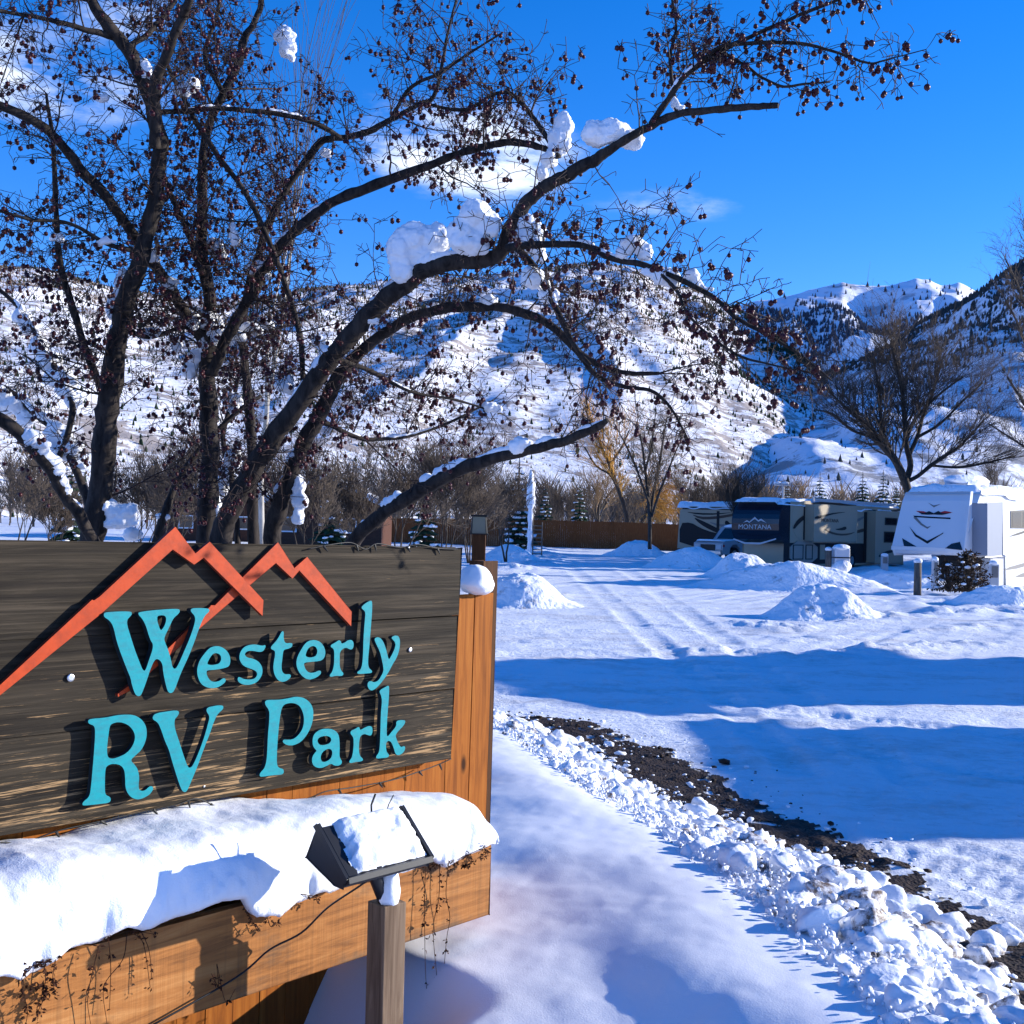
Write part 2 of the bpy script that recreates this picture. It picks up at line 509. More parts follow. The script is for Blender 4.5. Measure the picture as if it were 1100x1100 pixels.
LET = {
 'W': ((100,640,9.167), [(105,180),(120,160),(370,150),(385,175),(370,200),(335,235),(335,290),(370,400),(410,530),(460,660),(490,735),(515,740),(545,650),(600,490),(560,430),(520,290),(480,220),(445,185),(450,155),(840,122),(858,150),(840,180),(790,220),(750,310),(705,400),(700,440),(740,530),(770,640),(780,700),(805,725),(835,690),(900,540),(960,400),(1005,260),(1005,200),(965,160),(960,130),(1000,120),(1130,122),(1148,140),(1140,160),(1095,200),(1040,330),(1000,450),(940,600),(860,770),(800,940),(765,962),(735,945),(710,850),(690,750),(685,680),(665,640),(630,618),(600,640),(565,720),(540,800),(480,970),(450,993),(415,975),(380,870),(370,810),(340,740),(270,560),(230,440),(200,300),(160,240),(110,210)],
      [[(630,215),(640,195),(700,190),(722,215),(715,270),(690,320),(668,342),(655,320),(635,260)]]),
 'e': ((200,670,11), [(465,650),(470,680),(430,720),(370,755),(290,765),(210,740),(160,690),(130,600),(130,520),(160,430),(210,360),(270,290),(330,265),(400,265),(470,305),(515,370),(525,440),(510,500),(470,520),(380,540),(250,550),(240,570),(245,610),(280,670),(330,690),(390,680),(430,645),(455,645)],
      [[(250,480),(255,450),(300,370),(345,342),(400,360),(418,410),(400,460),(370,480),(300,490)]]),
 's': ((200,670,11), [(935,250),(940,275),(915,320),(880,335),(840,330),(800,322),(740,318),(700,340),(692,370),(720,400),(780,410),(850,440),(895,500),(905,570),(885,630),(840,690),(770,720),(690,725),(630,700),(605,665),(615,630),(640,632),(680,655),(750,662),(810,650),(840,610),(835,570),(800,545),(740,525),(670,495),(630,430),(630,360),(660,300),(710,260),(790,243),(850,250),(900,262)], []),
 't': ((280,660,11), [(265,195),(275,215),(270,280),(290,345),(360,335),(378,350),(370,385),(330,405),(280,415),(265,440),(255,540),(245,620),(255,680),(290,710),(330,705),(355,710),(358,740),(320,780),(260,800),(210,785),(165,720),(148,640),(155,560),(170,490),(170,430),(135,415),(118,400),(130,370),(180,320),(220,260),(245,205)], []),
 'e2': ((280,660,11), [(712,665),(715,700),(670,740),(600,770),(540,765),(480,720),(435,650),(420,580),(430,510),(470,430),(520,350),(570,310),(640,300),(710,325),(755,390),(768,460),(750,520),(710,550),(600,560),(520,570),(510,590),(530,650),(570,690),(630,690),(680,665)],
      [[(530,495),(535,460),(560,400),(610,370),(650,380),(672,420),(665,470),(640,500),(580,512)]]),
 'r': ((350,640,11), [(150,525),(175,530),(185,565),(215,560),(260,525),(310,520),(332,560),(325,620),(295,640),(240,610),(195,630),(165,670),(165,760),(165,840),(185,890),(212,915),(200,948),(120,945),(50,960),(45,935),(75,900),(95,830),(100,740),(100,660),(90,625),(58,605),(60,580),(100,560)], []),
 'l': ((350,640,11), [(530,55),(548,65),(548,180),(530,400),(515,600),(500,740),(500,820),(515,860),(548,885),(545,912),(480,918),(375,925),(370,900),(410,875),(430,820),(440,700),(445,500),(460,300),(470,200),(450,170),(420,145),(430,120),(480,80)], []),
 'y': ((350,640,11), [(570,510),(600,490),(640,492),(680,540),(710,620),(730,700),(745,760),(780,700),(820,610),(825,560),(800,525),(775,500),(790,478),(830,468),(865,480),(880,540),(870,640),(840,730),(790,810),(750,890),(690,985),(620,1070),(560,1120),(515,1115),(490,1060),(500,1015),(535,1005),(570,1025),(620,1005),(660,940),(685,880),(670,790),(640,660),(600,580)], []),
 'R': ((80,750,9.167), [(135,220),(150,205),(320,190),(400,170),(500,160),(590,165),(660,205),(705,270),(715,350),(700,430),(660,510),(600,565),(550,610),(590,650),(625,700),(640,780),(630,860),(640,910),(690,915),(740,865),(775,870),(775,905),(730,960),(640,1000),(580,990),(530,950),(500,880),(500,780),(490,700),(450,655),(380,645),(330,660),(305,690),(300,800),(300,920),(310,955),(350,970),(360,1000),(345,1030),(260,1040),(90,1060),(75,1045),(90,1015),(150,970),(165,850),(180,680),(195,500),(205,330),(195,270),(150,255),(135,240)],
      [[(345,290),(360,255),(430,232),(510,250),(570,300),(600,370),(585,450),(530,530),(450,575),(370,600),(325,580),(320,500),(330,400)]]),
 'V': ((160,750,9.167), [(35,185),(60,150),(180,130),(280,118),(300,140),(285,175),(250,210),(255,300),(300,430),(340,560),(380,670),(400,688),(430,670),(480,560),(540,400),(580,260),(600,180),(565,130),(570,95),(620,80),(700,68),(735,75),(730,110),(680,150),(640,230),(600,350),(540,500),(480,670),(420,810),(380,910),(350,930),(320,905),(280,790),(230,630),(195,500),(160,430),(120,310),(90,240),(40,210)], []),
 'P': ((265,740,11), [(215,150),(240,130),(400,128),(500,110),(590,90),(680,105),(750,160),(785,230),(790,320),(770,430),(710,550),(640,630),(550,670),(470,665),(425,630),(430,600),(480,600),(540,600),(600,560),(660,480),(680,380),(670,290),(630,200),(560,165),(480,170),(430,195),(405,260),(385,400),(370,560),(360,720),(355,850),(365,920),(400,940),(435,945),(440,990),(420,1015),(300,1020),(170,1042),(150,1025),(160,990),(210,940),(235,850),(245,700),(250,550),(265,400),(270,280),(255,235),(220,190)], []),
 'a': ((345,730,11), [(-100,690),(-80,640),(-30,600),(20,583),(80,580),(130,585),(190,620),(215,680),(220,800),(215,900),(230,940),(248,965),(240,1000),(200,1020),(150,1015),(120,990),(60,1025),(-10,1050),(-80,1030),(-110,980),(-105,910),(-70,860),(-50,840),(-90,800),(-102,750)],
      [[(-50,720),(-20,680),(50,662),(105,675),(125,710),(100,755),(40,775),(-20,775)], [(-10,910),(20,850),(80,815),(125,825),(135,880),(110,940),(50,975),(5,970)]]),
 'r2': ((345,730,11), [(440,558),(455,570),(460,600),(510,570),(570,545),(605,560),(608,620),(590,665),(550,655),(510,640),(465,665),(450,720),(445,830),(455,900),(495,935),(490,965),(400,975),(340,990),(330,965),(365,920),(380,830),(385,740),(380,680),(345,640),(350,605),(400,585)], []),
 'k': ((345,730,11), [(795,68),(805,90),(800,220),(785,400),(775,560),(775,690),(830,620),(890,550),(885,495),(920,480),(985,478),(998,495),(975,545),(920,600),(880,650),(885,690),(920,770),(945,800),(975,785),(995,795),(985,850),(930,895),(880,890),(855,800),(830,740),(800,720),(770,740),(765,800),(775,860),(805,885),(795,920),(720,928),(650,935),(650,905),(685,860),(695,760),(700,600),(705,400),(720,250),(710,190),(690,150),(695,125),(745,95)], []),
}
LO0, LO1 = .0225, .044
for key, ((ox, oy, s), outer, holes) in LET.items():
    lo1 = LO1 + (.004 if key in 'W' else 0)
    o2 = onsign(zc(outer, ox, oy, s), lo1)
    h2 = [onsign(zc(h, ox, oy, s), lo1) for h in holes]
    b = B(); b.prism(chaikin(o2[::-1], 2), LO0, lo1, sfr, 0, [chaikin(h, 2) for h in h2], side=1)
    # stand-off pins back to the board
    o = bevel(b.build('letter', [M_TEAL, M_TEALSIDE], sign), .0012, 1)
b = B()
for px, py, r in ((76,728,.0135),(441,698,.010),(220,845,.004),(440,588,.004)):
    u, z = SP(px, py, .006)
    V, F = ico(2)
    c = B(); W = np.array([tuple(SW(u + p[0]*r, .002 + max(p[1], -.2)*r*.8*-1 + r*.3, z + p[2]*r)) for p in V])
    c.add(W, F); c.build('bolt', M_BOLT, sign, smooth=True)

# ---- fence behind the sign: vertical stained boards, each 14 cm
fence = empty('board_fence', SM, 'orange cedar board fence carrying the big sign', 'fence')
fu = SP(519, 900, -.08)[0]
fz = SP(528, 637, -.08)[1]
ledge = SP(530, 640, -.08)[0]
b = B()
u = fu; i = 0
rr = random.Random(3)
while u > UL - .5:
    w = .118 if i != 1 else .150
    lean = (ledge - fu) if i == 0 else (ledge - fu) * .8
    zt_ = fz - (0.002 if i % 2 else 0) - rr.random() * .004
    dz = -.100 + rr.uniform(-.0018, .0018)
    b.prism([(u - w + .0035, -.5), (u, -.5), (u + lean, zt_), (u + lean - w + .0035, zt_)], dz, dz + .019, sfr)
    u -= w; i += 1
pick = b.build('picket_panel', M_CEDAR, fence)
bevel(pick, .002, 1)
b = B()
for z in (.35, 1.0, 1.32):
    b.prism([(UL-.5, z-.045), (fu-.01, z-.045), (fu-.01, z+.045), (UL-.5, z+.045)], -.14, -.103, sfr)
b.build('rail', M_CEDAR, fence)
b = B()
pu0 = SP(520, 980, -.16)[0]; pu1 = SP(531.5, 620, -.16)[0]; pz = SP(525, 603, -.16)[1]
b.prism([(pu0-.09, -.4), (pu0, -.4), (pu1, pz), (pu1-.09, pz)], -.235, -.145, sfr)
M_DARKWOOD = cedar_mat('dark_stained_wood', (.035,.016,.008), (.085,.036,.014), (.14,.06,.025))
bevel(b.build('post', M_DARKWOOD, fence), .003)
# lump of snow on the fence top beside the board
def lump(cs, name, parent, mt, frame=None, res=3, nz=.10, seed=0, **kw):
    """one closed lump from overlapping ellipsoids remeshed by taking the outer hull radially is avoided: simple displaced blobs"""
    b = B()
    for k, (c, r) in enumerate(cs):
        V, F = ico(res)
        d = fbm(V[:,0]*1.6+seed+k*3.1, V[:,1]*1.6, V[:,2]*1.6, 3, seed)
        W = V * (1 + nz * d)[:, None]
        W = W * np.array(r)
        W = W + np.array(c)
        if frame is not None: W = np.array([tuple(frame @ Vector(p)) for p in W])
        b.add(W, F)
    return b.build(name, mt, parent, smooth=True, **kw)
cu, cz = SP(514, 622, -.08)
b = B()
V, F = ico(4)
W = V.copy()
hx, hz = .088, .088
d = fbm(V[:,0]*1.3, V[:,1]*1.3, V[:,2]*1.3, 3, 5)
W = W * (1 + .10 * d)[:, None]
W[:,2] = np.where(W[:,2] < 0, W[:,2]*.62, W[:,2])
prof = 1 - .35*np.clip(W[:,2],0,1)
W = np.stack([cu - .005 + W[:,0]*hx*prof + W[:,2]*-.02, .085 + W[:,1]*.085, cz - .02 + W[:,2]*hz], 1)
W = np.array([tuple(SM @ Vector(p)) for p in W])
b.add(W, F)
b.build('snow_cap', M_SNOW, fence, smooth=True)

# ---- lantern post behind the fence end
lp = P(514, 600, 7.2)
lantern = empty('lantern_post', (lp.x, lp.y, 0), 'brown wooden post with a small glass lantern rising behind the right end of the sign', 'post')
zb_ = P(514, 573, 7.2).z; zt_ = P(514, 553, 7.2).z
b = B(); b.box((lp.x-.041, lp.y-.041, -.1), (lp.x+.041, lp.y+.041, zb_))
bevel(b.build('post', M_DARKWOOD, lantern), .004)
M_LGLASS = mat('lantern_glass', (.10,.13,.11), .15, spec=.6)
b = B()
b.prism([(-.045, 0), (.045, 0), (.036, .10), (-.036, .10)], -.04, .04, lambda x, y, o: Vector((lp.x + x, lp.y - o, zb_ + y)))
lt = b.build('lantern', M_LGLASS, lantern)
b = B()
for s_ in (-1, 1):
    for t_ in (-1, 1):
        b.tube([(lp.x + s_*.047, lp.y + t_*.042, zb_), (lp.x + s_*.038, lp.y + t_*.036, zb_ + .10)], .005, 4)
b.box((lp.x-.055, lp.y-.05, zb_-.006), (lp.x+.055, lp.y+.05, zb_))
b.box((lp.x-.05, lp.y-.048, zb_+.10), (lp.x+.05, lp.y+.048, zb_+.112))
b.build('lantern_frame', M_WIRE, lt)

# ---- planter: beam, floor and the deep snow on it
WB = .42                                       # beam face in front of the board face
bz1 = SP(528, 903, WB)[1]; bz0 = SP(525, 982, WB)[1]
bu = SP(526, 950, WB)[0]
BL = SP(-60, 1000, WB)[0] - .5
def beam_mat():
    m = mat('rough_beam', (.35,.17,.05), .75, spec=.2); n = N(m)
    g = n.noise(n.coord((.9, 14, 11)), 2.0, 7, .65, 1.3)
    saw = n.noise(n.coord((46, 1, 1.2)), 1.0, 3, .6, .2)
    col = n.ramp(g, [(.28, (.12,.045,.014)), (.52, (.34,.135,.036)), (.8, (.50,.24,.08))])
    col = n.mix(n.math('MULTIPLY', n.ramp(saw, [(.50, (0,0,0)), (.72, (1,1,1))]), .35), col, (.12,.06,.025))
    gr = n.noise(n.coord((2.2, 3, 5)), 1.6, 5, .65)
    tcn = n.new('ShaderNodeTexCoord'); sx = n.new('ShaderNodeSeparateXYZ'); n.link(tcn.outputs['Object'], sx.inputs[0])
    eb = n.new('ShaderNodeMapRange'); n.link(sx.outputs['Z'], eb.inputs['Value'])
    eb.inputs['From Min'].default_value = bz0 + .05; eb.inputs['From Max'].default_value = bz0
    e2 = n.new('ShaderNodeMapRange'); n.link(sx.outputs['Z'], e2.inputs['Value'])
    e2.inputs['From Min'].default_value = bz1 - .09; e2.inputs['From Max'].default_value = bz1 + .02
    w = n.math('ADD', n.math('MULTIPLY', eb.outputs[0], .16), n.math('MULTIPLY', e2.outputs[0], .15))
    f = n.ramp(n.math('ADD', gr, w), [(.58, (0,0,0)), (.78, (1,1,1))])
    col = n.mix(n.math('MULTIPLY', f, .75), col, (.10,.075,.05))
    kn = n.new('ShaderNodeTexVoronoi'); n.link(n.coord((2.2,1,3.2)), kn.inputs['Vector']); kn.inputs['Scale'].default_value = 1.6
    kf = n.ramp(kn.outputs['Distance'], [(.035, (1,1,1)), (.085, (0,0,0))])
    n.color(n.mix(n.math('MULTIPLY', kf, .85), col, (.05,.022,.010)))
    n.bump(n.math('ADD', g, saw), .004, .6); return m
M_BEAM = beam_mat()
planter = empty('planter_box', SM, 'rough orange timber planter below the sign, heaped with deep snow', 'planter')
b = B()
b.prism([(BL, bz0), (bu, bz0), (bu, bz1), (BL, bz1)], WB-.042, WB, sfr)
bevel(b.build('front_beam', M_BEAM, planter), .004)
b = B()
b.prism([(bu-.045, bz0+.004), (bu-.004, bz0+.004), (bu-.004, bz1-.004), (bu-.045, bz1-.004)], -.078, WB-.044, sfr)
b.build('end_board', M_BEAM, planter)
b = B(); b.box((BL, -WB+.045, bz0+.07), (bu-.046, .076, bz0+.09), M=SM)
b.build('planter_floor', M_DARKWOOD, planter)

# snow heap: lofted cross-sections with a rounded front that sags over the beam
top_px = [(-120,960),(-60,945),(0,928),(30,916),(60,911),(120,906),(200,893),(260,882),(300,872),(350,862),(400,858),(440,856),(480,853),(500,852),(512,856),(522,868),(528,886)]
low_px = [(-120,1075),(-60,1060),(0,1049),(22,1052),(35,1040),(60,1030),(75,1016),(105,1008),(130,1000),(160,997),(185,984),(212,978),(240,966),(262,965),(275,984),(300,984),(318,968),(338,960),(352,958),(372,950),(395,944),(430,938),(462,925),(478,931),(500,918),(515,912),(528,905)]
WT = WB - .16                                  # where the crest of the heap runs
topu = np.array([SP(x, y, WT) for x, y in top_px]); lowu = np.array([SP(x, y, WB+.03) for x, y in low_px])
us = np.linspace(max(BL, topu[0,0]), bu + .012, 420)
zt = np.interp(us, topu[:,0], topu[:,1]); zl = np.interp(us, lowu[:,0], lowu[:,1])
endf = np.clip((bu + .012 - us) / .10, 0, 1); endf = np.sqrt(1 - (1 - endf)**2)
K = 46
rows = []
for k, t in enumerate(np.linspace(0, 1, K)):
    if t < .42:                                # back: from the fence up to the crest
        q = t / .42
        w = -.07 + (WT + .07) * q
        z = zt - .055 * (1 - q)**1.5 + .05*np.exp(-((us - (us.max()-1.15))/.33)**2) * (1-q)**1.2*np.exp(-q*1.2) * 1.5
        w = w + 0 * us
    else:                                      # front: quarter ellipse from crest down to the sagging lip, then under
        q = (t - .42) / .58
        if q < .86:
            a = q / .86 * math.pi / 2
            w = WT + (WB + .045 - WT) * math.sin(a)**.9 + 0 * us
            z = zl + (zt - zl) * (math.cos(a)**.75)
        else:
            a = (q - .86) / .14
            w = WB + .045 - .05 * a + 0 * us
            z = zl - .008 * math.sin(a * math.pi) + .012 * a
    z = zl + (z - zl) * np.where(t > .42, endf, endf) if t > .42 else z * endf + (1 - endf) * (zl + .02)
    th = k / (K - 1) * 1.1
    nsx = fbm(us * 3.5, th * 2.2, 0, 3, 11) * .014 + fbm(us * 14, th * 8, 0, 3, 12) * .0035
    if t > .72: nsx = nsx + fbm(us * 15, th * 5, 0, 4, 13) * .014 * smooth(.72, .95, t)
    rows.append(np.stack([us, -(w + nsx * (1 if t > .42 else .4)), z + nsx * .8], 1))
A = np.stack(rows)                             # K x n x 3
# close the right end
n_ = len(us)
W = A.reshape(-1, 3) @ np.array(SM)[:3, :3].T + np.array(SM)[:3, 3]
ii, jj = np.meshgrid(np.arange(K - 1), np.arange(n_ - 1), indexing='ij')
Fq = np.stack([ii*n_+jj, ii*n_+jj+1, (ii+1)*n_+jj+1, (ii+1)*n_+jj], -1).reshape(-1, 4)[:, ::-1]
b = B(); b.add(W, Fq)
b.f.append((np.array([[k*n_ + n_ - 1 for k in range(K)]]), 0))
M_SNOWP = snow_mat('snow_heap', 190, .0025, lump=30, ld=.005, sss=.0)
hs_ = b.build('snow_heap', M_SNOWP, planter, smooth=True)
# second drift against the fence behind the crest
b = B()
V, F = ico(4)
u0, z0 = SP(300, 880, .05); u1, _ = SP(400, 850, .05)
pts = []
for k in range(9):
    t = k / 8
    px = 215 + t * 180; py = 893 - t * 38
    u_, z_ = SP(px, py, -.02)
    pts.append(((u_, .02, z_ - .06 ), (.13, .09, .055 + .01 * math.sin(k * 2.1))))
lump(pts, 'snow_drift_lump', planter, M_SNOWP, SM, 3, .22, 4)

# ---- flood lamp on its post
pw = P(415, 1000, 3.85)
PMx = Matrix.Translation((pw.x, pw.y, 0)) @ Matrix.Rotation(math.atan2(LX.y, LX.x) + math.radians(-4), 4, 'Z')
lamp = empty('flood_lamp', PMx, 'black wedge shaped floodlight with snow on top on a short grey wooden post', 'floodlight')
M_POST = cedar_mat('grey_post', (.075,.048,.030), (.20,.135,.088), (.36,.26,.17))
pz1 = P(415, 968, 3.85).z
b = B(); h = .044
b.box((-h, -h, -.35), (h, h, pz1), M=PMx)
bevel(b.build('post', M_POST, lamp), .003)
M_LAMP = mat('black_lamp_plastic', (.010,.011,.014), .42, spec=.35)
pc = SMI @ Vector((pw.x, pw.y, 0))
# wedge cross-section measured on the left end plane, then extruded along the sign direction
ulft = SP(340, 900, -pc.y - .02)[0]
LU0, LU1 = -1.303, -.954
cs = [(.713,.770), (.663,.670), (.800,.612), (.838,.612), (.852,.640)]
def lfr(x, y, off): return SM @ Vector((off, -x, y))
b = B(); b.prism(cs, LU0, LU1, lfr)
hd = bevel(b.build('lamp_head', M_LAMP, lamp), .004, 2)
b = B()                                        # raised bezel around the front glass
M_RIM = mat('lamp_rim', (.012,.013,.016), .4, spec=.35)
for u in (LU0 - .006, LU1 - .006):
    b.prism([(.700,.772), (.716,.783), (.862,.645), (.850,.628)], u, u + .012, lfr)
b.prism([(.838,.618), (.866,.630), (.862,.648), (.842,.646)], LU0, LU1, lfr)
bevel(b.build('bezel', M_RIM, hd), .003, 2)
b = B()
b.tube([SW(LU0+.17, .745, .66), SW(LU0+.22, .735, .58), (pw.x, pw.y, pz1 - .02)], .022, 8)
b.tube([SW(LU0+.30, .735, .64), SW(LU0+.30, .725, .50), (pw.x-.01, pw.y+.03, pz1 - .05)], .010, 6)
b.build('bracket', M_LAMP, lamp, smooth=True)
# snow on the sloping glass
rows = []
Ku, Kv = 60, 36
for iv in range(Kv):
    v_ = iv / (Kv - 1)
    for iu in range(Ku):
        uu = iu / (Ku - 1)
        a0 = .042 + .02 * (1 - v_)
        u_ = LU0 + a0 + (LU1 - LU0 - a0 - .012) * uu
        ex = min(uu - .03 * (1 + float(vnoise(v_ * 5, 0, 0, 31))), 1 - uu); ev = min(v_ * .9, 1 - v_ - .06 * (1 + float(vnoise(uu * 9, 0, 0, 32))))
        edge = np.clip(min(ex / .16, 1), 0, 1) * (2 - np.clip(min(ex / .16, 1), 0, 1)) * np.clip(min(ev / .34, 1), 0, 1) * (2 - np.clip(min(ev / .34, 1), 0, 1))
        hgt = .040 * math.sqrt(max(edge, 0)) * (1 + .22 * float(fbm(uu * 3, v_ * 2.5, 0, 3, 3))) + .003 * float(fbm(uu * 12, v_ * 9, 0, 2, 4)) - .004
        p = np.array([.709, .776]) * (1 - v_) + np.array([.846, .652]) * v_
        p = p + np.array([.35, .93]) * max(hgt, -.006)
        rows.append(SW(u_ + .006 * float(fbm(v_*9, uu*2, 0, 2, 8)), p[0], p[1]))
ii, jj = np.meshgrid(np.arange(Kv - 1), np.arange(Ku - 1), indexing='ij')
b = B(); b.add([tuple(p) for p in rows], np.stack([ii*Ku+jj, (ii+1)*Ku+jj, (ii+1)*Ku+jj+1, ii*Ku+jj+1], -1).reshape(-1, 4))
b.build('snow_cover', M_SNOWP, lamp, smooth=True)
b = B()
V, F = ico(3)
W = V * (1 + .10 * fbm(V[:,0]*1.7, V[:,1]*1.7, V[:,2]*1.7, 3, 9))[:, None]
tap = 1 - .45 * (W[:,2] * .5 + .5)
W = np.stack([W[:,0] * .045 * tap, W[:,1] * .045 * tap, W[:,2] * .075], 1) + np.array([pw.x + .008, pw.y - .012, pz1 + .055])
b.add(W, F); b.build('snow_cap', M_SNOWP, lamp, smooth=True)
b = B()                                        # cable ties and the hanging cable with its little stake light
b.tube([SW(-1.09,.72,.76), SW(-1.075,.70,.80), SW(-1.05,.69,.83)], .0035, 5)
b.tube([SW(-1.03,.72,.765), SW(-1.0,.70,.79), SW(-.97,.69,.815)], .002, 4)
b.tube(spline([SW(-1.09,.75,.60), SW(-1.13,.72,.56), SW(-1.16,.60,.47), SW(-1.20,.52,.38), SW(-1.28,.46,.33), SW(-1.40,.45,.27), SW(-1.7,.44,.20)], 6)[:, :], .0035, 5)
b.build('cable', M_WIRE, lamp, smooth=True)

# ---- string of small lights clipped under and over the board
def string(name, pts, off, label, nb):
    o = empty(name, Matrix.Translation(SW(SP(*pts[0])[0], off, SP(*pts[0])[1])), label, 'string light')
    w = [SW(*(lambda q: (q[0], off + .004 * math.sin(i * 2.3), q[1]))(SP(x, y, off))) for i, (x, y) in enumerate(pts)]
    sp = spline(w, 6)
    b = B(); b.tube(sp, .0026, 5)
    b.build('wire', M_WIRE, o, smooth=True)
    for k in range(nb):
        i = int((k + .5) / nb * (len(sp) - 2))
        p, q2 = sp[i], sp[i + 1]
        d = Vector(((q2 - p)[0], (q2 - p)[1], -.018 - .01 * (k % 3))).normalized()
        b = B(); b.tube([Vector(p), Vector(p) + d * .012, Vector(p) + d * .030], [.0052, .0048, .0018], 6)
        b.build('bulb', M_WIRE, o)
string('string_light', [(-40,912),(0,905),(25,906),(60,893),(100,884),(150,873),(190,864),(212,858),(235,867),(262,869),(300,865),(330,858),(350,850),(380,846),(420,838),(450,829),(470,822),(484,815)], .012, 'black wire of small bulbs looping along the bottom edge of the sign board', 14)
string('string_light', [(330,590),(355,585),(378,583),(392,590),(405,584),(430,588),(450,585),(470,589),(492,590)], .012, 'short black wire of bulbs over the top right edge of the sign board', 5)

# ---- dried vines over the beam
M_DEAD = mat('dead_leaf', (.045,.018,.010), .8, spec=.1)
def leaf(b, p, s, r):
    a = np.array([[0,0,0],[.5,.25,.10],[1,0,.0],[.5,-.25,.12]]) * s
    th, ph = r.uniform(0, 6.28), r.uniform(-1.2, .2)
    R = np.array(Matrix.Rotation(th, 3, 'Z') @ Matrix.Rotation(-ph, 3, 'Y') @ Matrix.Rotation(r.uniform(0, 6.28), 3, 'X'))
    W = a @ R.T + np.array(p)
    b.add(W, [(0,1,2),(0,2,3)])
def vine(pxs, label, leaves, seed, off=.45, ends=()):
    r = random.Random(seed)
    p0 = SW(SP(*pxs[0][0], off)[0], off, SP(*pxs[0][0], off)[1])
    o = empty('dried_vine', Matrix.Translation(p0), label, 'dried plant', 'dried vines hanging over the planter')
    b, c = B(), B()
    for line in pxs:
        w = []
        for i, (x, y) in enumerate(line):
            u, z = SP(x, y, off); w.append(SW(u, off + r.uniform(-.006, .012), z))
        sp = spline(w, 5)
        b.tube(sp, np.linspace(.0016, .0009, len(sp)), 4)
        for k in range(leaves):
            i = r.randrange(len(sp))
            for _ in range(r.randint(1, 4)):
                leaf(c, Vector(sp[i]) + Vector((r.gauss(0,.004), r.gauss(0,.004), r.gauss(0,.005))), r.uniform(.008, .020), r)
    b.build('stem', M_DEAD, o); c.build('leaves', M_DEAD, o)
vine([[(25,1035),(22,1060),(28,1085),(26,1110)],[(45,1030),(48,1055),(40,1082),(42,1095)],[(60,1026),(56,1050),(60,1070)],[(20,1045),(40,1036),(66,1028)],[(30,1060),(50,1062),(38,1090)]], 'thick clump of dark dried leaves at the left end of the planter beam', 26, 1)
vine([[(104,1015),(98,1040),(95,1075),(100,1110)],[(115,1005),(120,1040),(118,1085)],[(135,1002),(130,1030),(112,1060),(114,1100)],[(150,998),(160,1020),(162,1050)],[(140,1000),(155,1015),(160,1060)],[(110,1006),(140,1000),(165,1003)]], 'thin dried stalks with few leaves under the left half of the snow heap', 7, 2)
vine([[(262,975),(268,985),(276,1000)],[(285,985),(290,995),(300,985)],[(225,1045),(235,1060),(232,1035),(240,1075),(252,1062)],[(322,960),(335,962),(340,966)]], 'curled dried tendril on the middle of the planter beam', 9, 3)
vine([[(458,925),(457,960),(456,1000),(458,1050),(462,1085)],[(470,930),(472,965),(466,1000),(468,1060),(465,1095)],[(480,925),(478,960),(482,985),(480,1010),(475,1070)],[(462,930),(490,922),(518,910)],[(500,915),(505,925),(497,930)],[(515,905),(520,915),(512,922)]], 'hanging dried stalks with curled leaves at the right end of the planter', 22, 4)
# ------------------------------------------------------------------ ground
def gp(pts, z=0.0): return np.array([tuple(G(x, y, z))[:2] for x, y in pts])
def dist_poly(x, y, pl, lo=None):
    """distance to a polyline, and parameter along it"""
    best = np.full(x.shape, 1e9); par = np.zeros(x.shape); sgn = np.zeros(x.shape)
    L = 0
    for a, b in zip(pl[:-1], pl[1:]):
        d = b - a; l = np.hypot(*d); d = d / l
        t = np.clip((x - a[0]) * d[0] + (y - a[1]) * d[1], 0, l)
        qx, qy = x - a[0] - t * d[0], y - a[1] - t * d[1]
        r = np.hypot(qx, qy)
        m = r < best
        best = np.where(m, r, best); par = np.where(m, L + t, par); sgn = np.where(m, np.sign(d[0] * qy - d[1] * qx), sgn)
        L += l
    return best, par, sgn
# plowed windrows of snow: pixel polyline, height, width
ridges = [([(600,735),(700,733),(800,735),(900,727),(1000,718),(1140,710)], .05, .30),
          ([(700,700),(800,703),(900,706),(1000,697),(1150,688)], .14, .42),
          ([(800,690),(900,688),(1000,678),(1150,668)], .10, .5),
          ([(760,668),(840,676),(900,672),(960,664),(1040,660),(1150,655)], .16, .55),
          ([(640,655),(700,652),(760,655)], .05, .5),
          ([(530,650),(560,648),(600,640)], .16, .5),
          ([(930,645),(1000,648),(1060,648),(1150,646)], .22, .9),
          ([(560,612),(590,600),(570,592)], .3, 1.0)]
ridges = [(gp(p), h, w) for p, h, w in ridges]
tracks = [[(470,738),(533,741),(664,758),(751,778),(838,795),(960,815),(1120,840)], [(470,728),(560,730),(690,742),(800,757),(920,772),(1100,795)],
          [(590,592),(625,620),(665,655),(715,700),(790,765),(860,830)], [(640,590),(690,625),(740,662),(800,705),(890,770),(980,840)],
          [(930,908),(985,922),(1060,948),(1140,985)], [(960,897),(1040,920),(1140,955)], [(540,672),(620,668),(740,676),(860,690)], [(540,690),(640,692),(760,700)],
          [(575,600),(560,620),(545,650)], [(520,705),(620,702),(700,712),(800,722)]]
tracks = [spline(gp(t), 4) for t in tracks]
